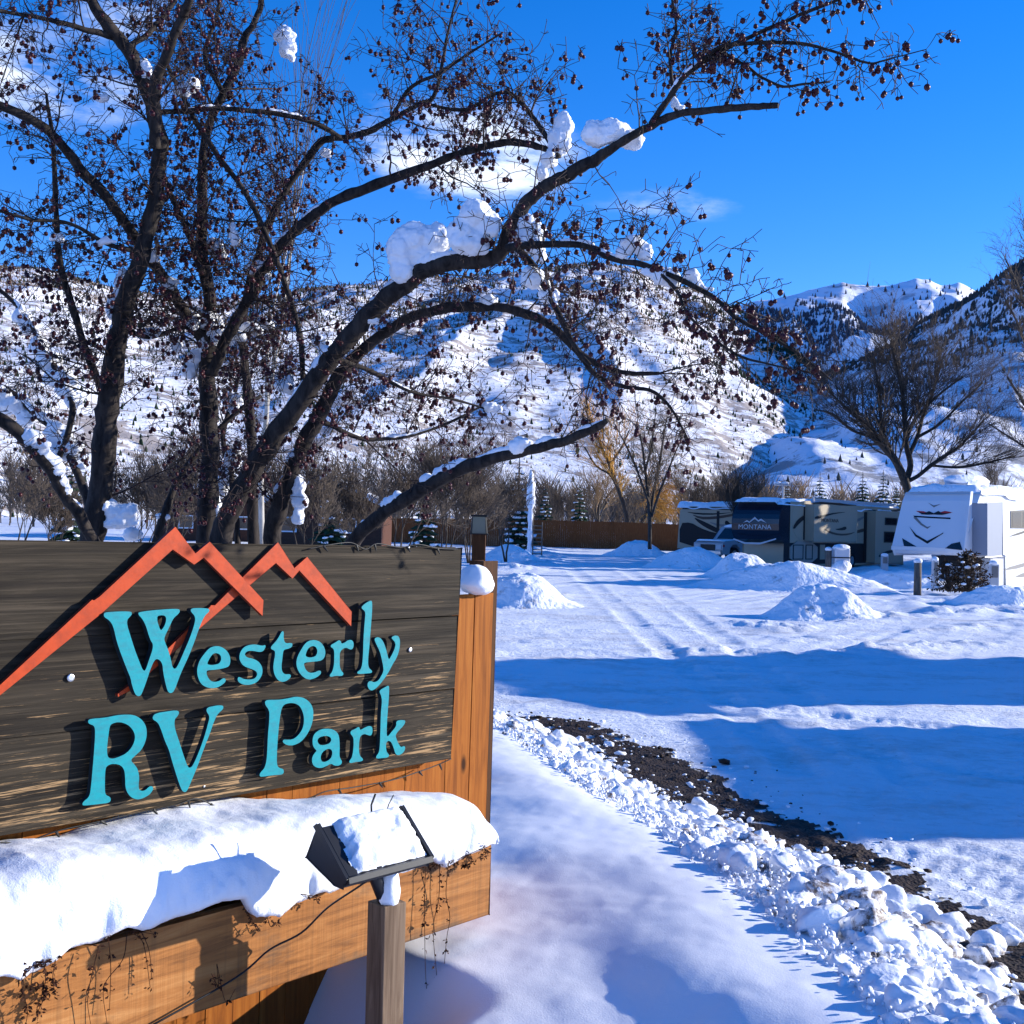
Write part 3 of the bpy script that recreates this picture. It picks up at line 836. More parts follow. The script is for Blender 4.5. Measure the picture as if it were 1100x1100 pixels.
def htrack(x, y):
    h = 0 * x
    sel = (y > 5) & (y < 60) & (np.abs(x) < 30)
    if sel.sum() == 0: return h
    xs_, ys_ = x[sel], y[sel]; hh = np.zeros(xs_.shape)
    for k, t in enumerate(tracks):
        d, par, sg = dist_poly(xs_, ys_, t)
        w = .13 + ys_ * .003
        on = np.clip(.8 + .4 * vnoise(par * .3, k + 0 * par, 0, 36), .1, 1.2)
        hh += on * (-.017 * np.exp(-(d / w)**4) + .011 * np.exp(-((d - w * 1.45) / (w * .45))**2))
        hh += on * .006 * np.sin(par * 2 * math.pi / .14 + 4 * d / w) * np.exp(-(d / w)**4) * (ys_ < 20)
    h[sel] = hh
    return h
def hground(x, y):
    x = np.atleast_1d(np.asarray(x, float)); y = np.atleast_1d(np.asarray(y, float))
    r_ = hground0(x, y) + htrack(x, y)
    return r_ if r_.size > 1 else float(r_.ravel()[0])
def hground0(x, y):
    h = .013 * fbm(x * .5, y * .5, 0, 3, 21) + .007 * fbm(x * 2.2, y * 2.2, 0, 3, 22)
    near = np.exp(-np.maximum(y - 6, 0) / 18)
    h = h + near * .0048 * fbm(x * 11, y * 11, 0, 4, 23)
    pat = smooth(-.15, .45, fbm(x * .35, y * .22, 0, 3, 33))
    far = smooth(12, 17, y) * np.exp(-np.maximum(y - 55, 0) / 25)
    h = h + far * .45 * (.028 * np.abs(fbm(x * 3.1, y * 2.2, 0, 4, 34)) * pat + .016 * fbm(x * 1.3, y * .8, 0, 3, 35))
    # tyre-packed streaks along the drive
    a = math.radians(62)
    s = x * math.cos(a) + y * math.sin(a); c = -x * math.sin(a) + y * math.cos(a)
    m = smooth(.0, .5, fbm(x * .16, y * .16, 0, 2, 31))
    h = h + .014 * vnoise(c * 5 + .6 * vnoise(s * .3, c * .3), s * .25, 0, 24) * (.4 + m) * smooth(5, 8, y)
    a2 = math.radians(12)
    s2 = x * math.cos(a2) + y * math.sin(a2); c2 = -x * math.sin(a2) + y * math.cos(a2)
    h = h + .020 * vnoise(c2 * 3, s2 * .15, 0, 25) * (1.2 - m) * smooth(9, 14, y)
    for pl, H, w in ridges:
        d, par, sg = dist_poly(x, y, pl)
        k = .55 + .45 * fbm(par * .7, pl[0][0] + 0 * par, 0, 3, 26)
        lumps = 1 + .6 * fbm(x * 4.5, y * 4.5, 0, 4, 27)
        h = h + .62 * H * np.exp(-(d / w)**2) * np.clip(k, .1, 2) * lumps
    # side lots right and left are a little higher and rougher
    rough = smooth(20, 30, y) * smooth(0, 6, x - (2 + (y - 20) * .22))
    h = h + rough * (.10 * fbm(x * .6, y * .6, 0, 4, 28) + .05)
    h = h + .35 * smooth(60, 90, y) * (1 + .5 * fbm(x * .12, y * .12, 0, 3, 29))
    h = h + .004 * np.maximum(y - 100, 0)
    cdx, cdy, ox, oy = .2419, -.9703, -.11, 8.22
    t_ = -(x - ox) * .9703 - (y - oy) * .2419; w_ = -(SMI[1][0] * x + SMI[1][1] * y + SMI[1][3])
    h = h - .85 * smooth(.15, .5, t_) * smooth(-.42, -.2, w_) * smooth(12, 7, y) * smooth(-3, 0, y + 2)
    return h
NA, NR = 560, 760
ang = np.radians(np.concatenate([np.linspace(-180, -40, 60, endpoint=False), np.linspace(-40, 40, NA), np.linspace(40, 180, 60)[1:]]))
rad = np.concatenate([[0.05, .5, 1.0, 1.5], np.geomspace(2.0, 110, NR), np.geomspace(118, 9000, 40)])
A_, R_ = np.meshgrid(ang, rad)
X, Y = R_ * np.sin(A_), R_ * np.cos(A_)
Z = np.where(R_ < 140, hground(X, Y), .004 * np.maximum(Y - 100, 0) + .35)
Z = np.where(R_ > 400, np.minimum(Z, 1.2), Z)
na = len(ang)
ii, jj = np.meshgrid(np.arange(len(rad) - 1), np.arange(na - 1), indexing='ij')
Fq = np.stack([ii*na+jj, ii*na+jj+1, (ii+1)*na+jj+1, (ii+1)*na+jj], -1).reshape(-1, 4)[:, ::-1]
b = B(); b.add(np.stack([X, Y, Z], -1).reshape(-1, 3), Fq)
m = mat('packed_snow', (.80,.83,.88), .6, spec=.2); n = N(m)
v = n.coord((1,1,1))
d1 = n.noise(n.coord((.45,1.3,1), rot=(0,0,math.radians(12))), .9, 9, .72)
d2 = n.noise(v, 9, 4, .7)
f = n.math('ADD', n.math('MULTIPLY', d1, .75), n.math('MULTIPLY', d2, .25))
fr = n.ramp(f, [(.50, (0,0,0)), (.66, (1,1,1))])
col = n.mix(n.math('MULTIPLY', fr, .6), (.80,.83,.88), (.40,.36,.32))
speck = n.ramp(n.noise(v, 22, 2, .6), [(.70, (0,0,0)), (.76, (1,1,1))])
col = n.mix(n.math('MULTIPLY', speck, .45), col, (.22,.19,.17))
n.color(col)
tr = n.noise(n.coord((1.1,14,1), rot=(0,0,math.radians(-62))), 1.4, 3, .5)
n.bump(n.math('ADD', n.math('MULTIPLY', tr, .8), n.math('MULTIPLY', n.noise(v, 16, 6, .68), .75)), .055, .7)
M_ROAD = m
g_ = b.build('ground', M_ROAD, smooth=True, base=False, kind='structure')

# ---- strip of bare wet gravel along the plowed edge
dR = [(440,752),(527,766),(600,771),(640,777),(690,795),(735,805),(762,820),(805,846),(884,880),(958,912),(1030,953),(1100,990),(1300,1095)]
dL = [(440,775),(527,776),(600,800),(631,812),(690,850),(740,885),(800,915),(870,955),(953,1000),(1024,1050),(1095,1110),(1250,1260)]
pR, pL = gp(dR), gp(dL)
dirR = pR
cell = .022
xs = np.arange(-1.6, 4.2, cell); ys = np.arange(3.2, 13.0, cell)
X, Y = np.meshgrid(xs, ys)
d1_, _, s1_ = dist_poly(X, Y, pR); d2_, _, s2_ = dist_poly(X, Y, pL)
rag = .06 * fbm(X * 4, Y * 4, 0, 5, 41) + .08 * fbm(X * 1.1, Y * 1.1, 0, 2, 42)
inside = (s1_ * d1_ < -.14 + rag) & (s2_ * d2_ > -.2 )
# snow islands
inside &= fbm(X * 9, Y * 9, 0, 4, 43) < .62 + .5 * np.clip(d1_, 0, .5)
Zg = hground(X, Y) + .012 + .010 * fbm(X * 12, Y * 12, 0, 4, 44)
idx = -np.ones(X.shape, int)
cm = inside[:-1, :-1]
use = np.zeros(X.shape, bool)
use[:-1,:-1] |= cm; use[1:,:-1] |= cm; use[:-1,1:] |= cm; use[1:,1:] |= cm
idx[use] = np.arange(use.sum())
Fq = np.stack([idx[:-1,:-1][cm], idx[:-1,1:][cm], idx[1:,1:][cm], idx[1:,:-1][cm]], -1)
b = B(); b.add(np.stack([X[use], Y[use], Zg[use]], -1), Fq)
m = mat('wet_gravel', (.05,.035,.028), .8, spec=.25); n = N(m)
v = n.coord(); vo = n.new('ShaderNodeTexVoronoi'); n.link(v, vo.inputs['Vector']); vo.inputs['Scale'].default_value = 55
a = n.noise(v, 14, 5, .7)
col = n.ramp(a, [(.30, (.012,.007,.005)), (.55, (.032,.019,.013)), (.8, (.065,.042,.030))])
fr = n.ramp(n.noise(v, 30, 4, .7), [(.66, (0,0,0)), (.74, (1,1,1))])
n.color(n.mix(n.math('MULTIPLY', fr, .5), col, (.6,.62,.66)))
n.bump(n.math('ADD', vo.outputs['Distance'], a), .012, .8)
M_GRAVEL = m
b.build('gravel_strip', M_GRAVEL, smooth=True, base=False, kind='structure')

# ---- the smooth drift between the fence and the plowed edge
C0 = np.array(tuple(G(533, 802, .20))[:2]); C1 = np.array(tuple(G(947, 1100, .20))[:2])
cd = (C1 - C0) / np.linalg.norm(C1 - C0); cn = np.array([cd[1], -cd[0]])      # cn points left, to the fence
if cn[0] > 0: cn = -cn
Ld = np.linalg.norm(C1 - C0)
print('crest', C0, C1, cd, cn, Ld)
def st_line(pts, z):
    w = gp(pts, z) - C0
    s_ = w @ cd; t_ = w @ cn
    o = np.argsort(s_); return s_[o], t_[o]
RLs, RLt = st_line([(470,745),(527,776),(636,847),(729,902),(805,962),(882,1027),(936,1076),(1010,1150)], .16)
RRs, RRt = st_line([(440,752),(527,770),(631,798),(740,864),(849,907),(953,945),(1024,995),(1095,1049),(1200,1140)], .02)
RRt = RRt + .03
def hdrift(s, t):
    """s along the crest from far to near, t to the left of it"""
    wob = .05 * vnoise(s * .8, 0 * s, 0, 51)
    tt = t + wob
    rw = -np.interp(s, RRs, RRt)
    right = .20 * (1 - smooth(.05, 1.0, -tt / np.maximum(rw, .2))) - .03 * smooth(.8, 1.3, -tt / np.maximum(rw, .2))
    left = .20 - .07 * smooth(0, .75, tt) - .05 * smooth(.6, 1.6, tt)
    h = np.where(tt < 0, right, left)
    # wind-blown swales that run across the drift
    ph = s * 2.1 + tt * 1.6 + 1.1 * vnoise(s * .9, t * .9, 0, 52)
    band = np.sin(ph * 1.55)
    h = h + .023 * band * smooth(-.12, .35, tt) * (.7 + .5 * vnoise(s * .6, t * .6 + 4, 0, 53)) * smooth(-1, 0.5, s) * (1 - .5 * smooth(3.2, 4.4, s))
    h = h + .016 * fbm(s * 1.2, t * 1.2, 0, 3, 54) * smooth(-.3, .3, tt)
    X_ = C0[0] + cd[0] * s + cn[0] * t; Y_ = C0[1] + cd[1] * s + cn[1] * t
    u_ = SMI[0][0] * X_ + SMI[0][1] * Y_ + SMI[0][3]
    h = h - (.06 * np.clip(.35 - u_, 0, 1.6) + .55 * smooth(-.45, -.95, u_) * smooth(.85, .45, -(SMI[1][0] * X_ + SMI[1][1] * Y_ + SMI[1][3]))) * smooth(.25, .6, tt)
    h = h * smooth(-3.2, -1.0, s) - .05 * (1 - smooth(-3.2, -1.0, s))
    return h + .0025 * fbm(s * 9, t * 9, 0, 3, 55)
ss = np.arange(-3.4, Ld + 2.6, .022); ts = np.arange(-1.0, 3.6, .022)
S_, T_ = np.meshgrid(ss, ts)
X = C0[0] + cd[0] * S_ + cn[0] * T_; Y = C0[1] + cd[1] * S_ + cn[1] * T_
Z = hdrift(S_, T_)
Z = np.where(T_ > 3.3, Z - .3 * (T_ - 3.3) / .3, Z)
ii, jj = np.meshgrid(np.arange(len(ts) - 1), np.arange(len(ss) - 1), indexing='ij'); nn_ = len(ss)
Fq = np.stack([ii*nn_+jj, ii*nn_+jj+1, (ii+1)*nn_+jj+1, (ii+1)*nn_+jj], -1).reshape(-1, 4)
b = B(); b.add(np.stack([X, Y, Z], -1).reshape(-1, 3), Fq)
M_DRIFT = snow_mat('drift_snow', 150, .0015, lump=7, ld=.004, col=(.86,.87,.90))
b.build('snow_drift', M_DRIFT, smooth=True, base=False, kind='structure')

# ---- rubble of plowed snow chunks between drift and gravel
r = np.random.default_rng(5)
b = B()
def core(s, t):
    tl = np.interp(s, RLs, RLt); tr = np.interp(s, RRs, RRt)
    q = (tl - t) / np.maximum(tl - tr, .15)
    up = np.clip((.09 + .07 * smooth(.4, 1.0, s / Ld)) * (1 - np.abs(q - .45) / .55), -.04, 1) * (.7 + .6 * vnoise(s * 1.6, 0 * s, 0, 61))
    return np.maximum(hdrift(s, t), .0) + up, q
NCH = 5600
for i in range(NCH):
    s = r.uniform(-3.0, Ld + 1.6)
    near = np.clip(s / Ld, 0, 1.2)
    q = r.beta(1.25, 1.2) * 1.06 - .03
    if r.random() < .03: q = r.uniform(1.0, 1.25)
    tl = np.interp(s, RLs, RLt); tr = np.interp(s, RRs, RRt)
    wv_ = .05 * math.sin(s * 3.1) + .03 * math.sin(s * 7.7)
    t = tl - q * (tl - tr) + wv_
    x = C0[0] + cd[0] * s + cn[0] * t; y = C0[1] + cd[1] * s + cn[1] * t
    size = r.lognormal(-3.98, .58) * (1 + .5 * near)
    size = min(size, .085)
    if r.random() < .2: size *= .5
    zc_, _ = core(np.array(s), np.array(t))
    z = float(zc_) * r.uniform(.75, 1.12) + size * .2 - .01
    if z < 0: z = size * .3
    if q > .86 and r.random() < .5: continue
    V, F = ico(3 if size > .045 else 2)
    sd_ = i * 1.37
    W = V * (1 + .34 * fbm(V[:,0]*1.5 + sd_, V[:,1]*1.5, V[:,2]*1.5, 3, 62))[:, None]
    for _ in range(2):
        cut = r.normal(size=3); cut /= np.linalg.norm(cut)
        dd = W @ cut; W = W - np.outer(np.maximum(dd - .55, 0) * .85, cut)
    sc = size * np.array([r.uniform(.8, 1.35), r.uniform(.8, 1.35), r.uniform(.6, 1.0)])
    R = np.array(Matrix.Rotation(r.uniform(0, 6.28), 3, 'Z') @ Matrix.Rotation(r.uniform(-.6, .6), 3, 'X'))
    W = (W * sc) @ R.T + np.array([x, y, z])
    dn = float(vnoise(s * 2.2, t * 3, 0, 64))
    dirty = r.random() < (.05 + .75 * smooth(.62, .95, s / Ld) * (dn > -.1) * (q > .25) + .10 * (q > .8))
    b.add(W, F, (2 if (r.random() < .5 and size < .028) else 1) if dirty else 0)
# fine crumbs between the chunks
V1_, F1_ = ico(1)
for i in range(9000):
    s = r.uniform(-3.0, Ld + 1.6); q = r.uniform(-.12, 1.08)
    tl = np.interp(s, RLs, RLt); tr = np.interp(s, RRs, RRt); t = tl - q * (tl - tr)
    x = C0[0] + cd[0] * s + cn[0] * t; y = C0[1] + cd[1] * s + cn[1] * t
    size = r.lognormal(-5.0, .40)
    z = float(core(np.array(s), np.array(t))[0]) + size * .3 if i % 2 else float(core(np.array(s), np.array(t))[0]) * r.uniform(.9, 1.2) + .01
    W = V1_ * (1 + .25 * r.normal(size=len(V1_)))[:, None] * size + np.array([x, y, z])
    b.add(W, F1_, 1 if r.random() < .12 else 0)
# core of the ridge under the chunks
s_ = np.arange(-3.2, Ld + 2.2, .03); q_ = np.linspace(-.15, 1.08, 44)
S_, Q_ = np.meshgrid(s_, q_)
tl_ = np.interp(S_, RLs, RLt); tr_ = np.interp(S_, RRs, RRt)
T_ = tl_ - Q_ * (tl_ - tr_)
Zc, _ = core(S_, T_)
Zc = Zc + .022 * fbm(S_ * 9, T_ * 9, 0, 4, 63) - .035 - .05 * smooth(.95, 1.08, Q_) - .03 * smooth(0, -.15, Q_)
X = C0[0] + cd[0] * S_ + cn[0] * T_; Y = C0[1] + cd[1] * S_ + cn[1] * T_
ii, jj = np.meshgrid(np.arange(len(q_) - 1), np.arange(len(s_) - 1), indexing='ij'); nn_ = len(s_)
b.add(np.stack([X, Y, Zc], -1).reshape(-1, 3), np.stack([ii*nn_+jj, ii*nn_+jj+1, (ii+1)*nn_+jj+1, (ii+1)*nn_+jj], -1).reshape(-1, 4))
M_DIRTCLOD = mat('dirt_clod', (.055,.036,.026), .9, spec=.1)
b.build('snow_rubble', [M_CHUNK, M_CHUNKD, M_DIRTCLOD], smooth=True, base=False, kind='stuff', label='broken lumps of plowed snow with dirt along the edge of the gravel')
# crumbs of snow scattered on the gravel and drive
b = B()
for i in range(420):
    k = r.integers(0, len(dR) - 1); f = r.random()
    a_ = pR[k] * (1 - f) + pR[k + 1] * f
    off = abs(r.normal(0, .35))
    x, y = a_[0] - off * .8 + r.normal(0, .15), a_[1] - off * .5 + r.normal(0, .1)
    if y > 12 or y < 3.2: continue
    size = r.lognormal(-4.8, .5)
    V, F = ico(1)
    W = V * (1 + .25 * r.normal(size=len(V)))[:, None] * size * np.array([1.1, 1, .6]) + np.array([x, y, float(hground(np.array(x), np.array(y))) + .016])
    b.add(W, F, 0 if r.random() < .65 else 1)
b.build('snow_crumbs', [M_CHUNK, M_GRAVEL], smooth=True, base=False, kind='stuff', label='small crumbs of snow and gravel scattered on the dark strip')

# ---- plowed piles (one thing each)
def pile(px, pw, ptop, pbase, label, seed, dep=.8, zb=0, rough=1.0):
    c = G(px, pbase, zb); d = c.y
    W_ = pw / F_PX * d / 2; H_ = (pbase - ptop) / F_PX * d
    cy = c.y + W_ * dep
    nx, ny = 90, 70
    xs = np.linspace(-1.25, 1.25, nx); ys = np.linspace(-1.25, 1.25, ny)
    X, Y = np.meshgrid(xs, ys)
    rr = np.hypot(X, Y) * (1 + .18 * vnoise(X * 1.6 + seed, Y * 1.6, 0, 71))
    Hh = H_ * np.clip(1 - rr, -.2, 1)**1 * (1.15) * (1 + .22 * fbm(X * 2.4 + seed, Y * 2.4, 0, 3, 72))
    Hh = np.where(rr < 1, H_ * (1 - smooth(.12, 1.0, rr)) * (1 + .12 * fbm(X * 2.4 + seed, Y * 2.4, 0, 3, 72)), 0)
    wx = X * W_; wy = Y * W_ * dep
    Hh = Hh + rough * np.clip(1.15 - rr, 0, .5) * (.05 * fbm(wx * 2.6 + seed, wy * 2.6, 0, 4, 73) + .035 * np.abs(fbm(wx * 7, wy * 7, 0, 3, 74)))
    Z = zb - .12 * smooth(.95, 1.2, rr) + Hh + hground(wx + c.x * cy / c.y, wy + cy)
    ii, jj = np.meshgrid(np.arange(ny - 1), np.arange(nx - 1), indexing='ij')
    b = B(); b.add(np.stack([wx + c.x * cy / c.y, wy + cy, Z], -1).reshape(-1, 3), np.stack([ii*nx+jj, ii*nx+jj+1, (ii+1)*nx+jj+1, (ii+1)*nx+jj], -1).reshape(-1, 4))
    o = b.build('snow_pile', M_SNOWFAR, smooth=True, label=label, cat='snow pile', group='plowed snow piles round the drive')
    return o
pile(886, 155, 634, 668, 'nearest plowed snow pile in the middle of the right side, left of the wooden bollard', 1, .7)
pile(850, 250, 607, 636, 'long low snow pile behind the nearest one, in front of the tan trailer', 2, .35)
pile(960, 190, 612, 634, 'low snow bank running from the long pile to the bollard', 9, .3)
pile(797, 110, 594, 622, 'rough snow pile in front of the pickup truck', 3, .7)
pile(742, 120, 588, 612, 'smooth shaded snow pile left of the pickup, in front of the striped trailer', 4, .7)
pile(685, 90, 583, 600, 'small rough snow pile below the tree before the brown fence', 5, .6)
pile(562, 150, 622, 654, 'big snow pile just right of the sign at the drive edge', 6, .8)
pile(545, 100, 588, 606, 'snow pile behind the big one, right of the lantern post', 7, .8)
pile(606, 70, 575, 591, 'small snow pile at the foot of the brown fence', 8, .5)
pile(650, 80, 574, 589, 'flat snow pile at the fence between the pole and the tree', 10, .5)
pile(1080, 130, 628, 652, 'low snow bank under the white trailer side at the right edge', 11, .3)
# ------------------------------------------------------------------ the crabapple behind the sign
TD = 6.3
base = P(215, 640, TD)
crab = empty('crabapple_tree', (base.x, base.y, 0), 'large many-stemmed crabapple tree full of dark red fruit and snow behind the sign', 'tree')
# limb: list of (px, py, diameter px), depth at start, depth at end, twig density, twig length
LIMBS = [
 ('trunk', [(98,760,29),(100,640,27),(103,560,26),(112,480,24),(116,430,24),(126,360,22),(141,310,20),(156,260,18),(169,200,17),(171,150,17),(160,100,16),(140,60,15),(118,30,14),(98,-2,12),(82,-45,10)], 6.2, 5.6, 1.0, 1.0),
 ('branch', [(168,160,13),(166,120,13),(166,90,12),(180,58,11),(194,20,10),(203,0,9),(212,-45,7)], 5.75, 5.3, 1.2, 1.0),
 ('branch', [(138,52,7),(160,35,6),(182,10,6),(192,-10,5),(200,-40,4)], 5.7, 6.0, 1.2, .8),
 ('trunk', [(224,760,25),(222,640,23),(222,560,22),(224,500,20),(224,440,20),(223,400,18),(227,340,14),(222,300,13),(216,250,12),(218,200,11),(219,160,10),(226,130,9),(240,100,9),(255,70,9),(262,45,8),(275,20,7),(281,-2,6),(284,-40,5)], 6.5, 6.3, 1.0, 1.0),
 ('branch', [(222,372,14),(206,345,13),(190,323,12),(175,298,12),(150,262,12),(125,225,11),(95,190,11),(60,150,10),(45,135,10),(0,112,9),(-60,88,7)], 6.5, 5.4, 1.2, 1.0),
 ('branch', [(222,310,8),(207,262,7),(192,228,6),(178,195,5),(166,150,3)], 6.4, 6.2, 1.2, .7),
 ('limb', [(230,760,26),(231,640,25),(236,585,24),(253,537,22),(275,500,22),(300,460,22),(330,420,21),(360,380,21),(390,345,20),(420,315,20),(450,295,19),(475,285,18),(510,280,18),(538,270,17),(548,245,15),(565,220,14),(590,198,14),(615,185,14),(640,172,13),(660,158,10),(690,140,9),(710,129,9),(735,121,8),(780,117,8),(812,114,7),(836,113,6)], 6.1, 4.9, .85, .75),
 ('branch', [(700,133,7),(718,106,7),(736,82,6),(770,57,6),(800,42,5),(838,25,4),(868,12,4),(900,0,3),(950,-25,2)], 5.1, 4.8, 1.0, .5),
 ('branch', [(745,74,4),(770,52,5),(800,47,4.5),(850,46,4),(885,52,3.5),(915,62,3),(935,68,2.5),(960,62,1.6),(995,53,1)], 5.0, 4.7, .9, .35),
 ('branch', [(776,56,4),(800,70,3.5),(820,84,3),(842,93,3),(865,90,2.6),(892,88,1.6)], 4.95, 4.8, .9, .35),
 ('branch', [(728,122,5),(722,90,4.5),(720,60,4),(726,30,3),(722,0,2.5)], 5.1, 5.3, 1.4, .5),
 ('branch', [(545,266,9),(590,262,8),(632,265,8),(655,277,7),(700,287,7),(740,305,6),(770,322,5),(790,341,5),(825,360,4),(860,382,3),(893,408,2)], 5.1, 4.6, 1.1, .5),
 ('branch', [(552,262,9),(572,285,8),(588,312,8),(604,345,7),(618,372,5),(634,392,4)], 5.2, 5.0, 1.2, .6),
 ('branch', [(700,285,4),(725,310,4),(745,345,3),(790,380,3),(830,392,2),(870,400,2)], 4.9, 4.6, 1.3, .4),
 ('limb', [(286,760,21),(288,640,20),(293,572,20),(305,530,18),(320,490,17),(340,450,17),(360,410,15),(385,380,13),(415,356,12),(450,338,11),(490,330,11),(530,330,10),(560,336,10),(585,346,9),(610,365,9),(628,384,8),(652,396,6),(680,401,5),(708,401,4)], 6.3, 5.3, 1.0, .8),
 ('branch', [(624,382,6),(640,402,6),(668,415,5),(700,420,4),(722,440,3),(738,470,2)], 5.35, 5.1, 1.1, .5),
 ('limb', [(270,760,14),(272,620,13),(272,545,12),(269,450,11),(264,400,10),(260,350,9),(275,280,9),(295,225,8),(320,185,8),(345,152,8),(366,148,7),(395,142,7),(420,128,6),(450,112,5),(466,104,5),(475,70,4),(480,40,3),(490,0,2)], 6.8, 6.3, 1.0, .9),
 ('branch', [(228,402,12),(245,360,12),(262,330,12),(285,290,12),(310,255,12),(345,225,11),(385,205,11),(435,188,10),(480,170,9),(520,157,8),(550,153,8),(580,158,7),(602,168,5)], 6.4, 5.6, 1.0, .85),
 ('limb', [(350,760,18),(356,640,17),(372,592,16),(395,565,16),(430,540,16),(470,515,15),(510,498,14),(560,485,12),(600,475,11),(640,459,9),(652,452,6)], 6.0, 5.0, .45, .45),
 ('limb', [(110,760,15),(108,640,14),(104,595,13),(88,560,13),(65,525,13),(45,490,14),(0,450,14),(-60,420,12)], 6.0, 5.3, .8, .6),
 ('branch', [(110,600,9),(95,540,9),(70,480,8),(50,455,8),(0,415,8),(-50,395,7)], 6.6, 7.0, .8, .7),
 ('branch', [(60,500,7),(78,445,7),(62,400,7),(35,350,6),(10,320,5),(-30,290,4)], 6.7, 7.0, .8, .7),
 ('branch', [(112,430,8),(100,395,8),(80,335,8),(65,285,7),(60,225,6),(57,155,5),(50,100,3)], 6.2, 5.9, 1.2, .7),
 ('branch', [(170,120,6),(200,120,6),(240,116,6),(300,123,6),(340,133,6),(366,148,5)], 5.8, 6.3, 1.0, .7),
 ('branch', [(176,60,4),(187,85,5),(210,130,6),(240,175,6),(265,210,6),(285,250,6),(305,300,6),(320,350,6),(325,395,6),(322,440,4)], 5.9, 6.1, 1.1, .8),
 ('branch', [(160,640,9),(170,575,9),(185,530,8),(205,495,7),(230,465,6),(265,435,5),(280,425,4)], 6.6, 6.9, .9, .6),
 ('branch', [(256,590,7),(250,520,7),(240,470,6),(250,430,5),(262,390,4),(290,360,3)], 6.7, 7.2, 1.0, .7),
 ('branch', [(420,128,5),(440,95,4),(470,80,4),(500,60,3),(540,35,2)], 6.2, 5.8, 1.3, .6),
 ('branch', [(600,168,6),(560,110,5),(535,100,4),(500,118,4),(460,112,3)], 5.5, 5.9, 1.1, .6),
 ('branch', [(240,100,6),(220,60,5),(232,20,4),(240,-20,3)], 6.3, 6.6, 1.2, .7),
 ('branch', [(122,40,8),(85,30,6),(45,20,5),(0,12,4),(-40,0,3)], 5.7, 5.3, 1.2, .8),
 ('branch', [(150,270,6),(115,262,5),(75,240,4),(30,235,4),(-20,220,3)], 5.9, 5.4, 1.2, .7),
 ('branch', [(128,350,6),(160,362,5),(200,352,4),(240,365,4),(280,352,3)], 6.1, 6.6, 1.1, .6),
 ('branch', [(360,385,7),(400,400,5),(440,420,4),(490,430,3),(540,445,2)], 5.8, 6.4, 1.1, .7),
 ('branch', [(340,450,7),(385,470,5),(430,470,4),(480,455,3),(530,430,2)], 6.2, 6.7, 1.0, .7),
]
tips = []          # (point) where fruit may hang
tw = B()           # thin twigs of the crown
twp = []
r = random.Random(11)
def rv(s=1.0): return Vector((r.gauss(0, s), r.gauss(0, s), r.gauss(0, s)))
def grow(p, d, L, rad, lvl, target, heavy=1.0):
    n = max(3, int(L / .055))
    pts = [p.copy()]; d = d.normalized(); st = L / n
    for i in range(n):
        d = (d + rv(.12 if lvl < 3 else .16) + Vector((0, 0, -.05 if lvl > 1 else -.02))).normalized()
        p = p + d * st; pts.append(p.copy())
    rr_ = np.linspace(rad, max(rad * .35, .0014), n + 1)
    target.tube(pts, rr_, 4 if rad < .006 else 5, 1 if rad < .0075 else 0, cap=False)
    if lvl <= 3:
        nch = {1: int(L * 15 * heavy) + 1, 2: int(L * 18 * heavy) + 1, 3: int(L * 20) + (1 if r.random() < .4 else 0)}[lvl]
        for k in range(nch):
            i = r.randrange(1, n + 1) if lvl > 1 else r.randrange(max(1, n // 6), n + 1)
            ax = rv(1).normalized(); side = d.cross(ax)
            if side.length < .1: continue
            nd = (pts[i] - pts[i-1]).normalized() * .55 + side.normalized() * .9 + Vector((0, 0, .12 * r.gauss(.2, 1)))
            if lvl == 1: l2 = L * r.uniform(.22, .55)
            elif lvl == 2: l2 = r.uniform(.05, .17)
            else: l2 = r.uniform(.02, .05)
            grow(pts[i], nd, l2, max(rr_[i] * .62, .0016), lvl + 1, target, heavy)
            if lvl >= 2 and r.random() < .55: tips.append((pts[i].copy(), lvl))
    if lvl >= 2: tips.append((p.copy(), lvl))
LIMB3 = []
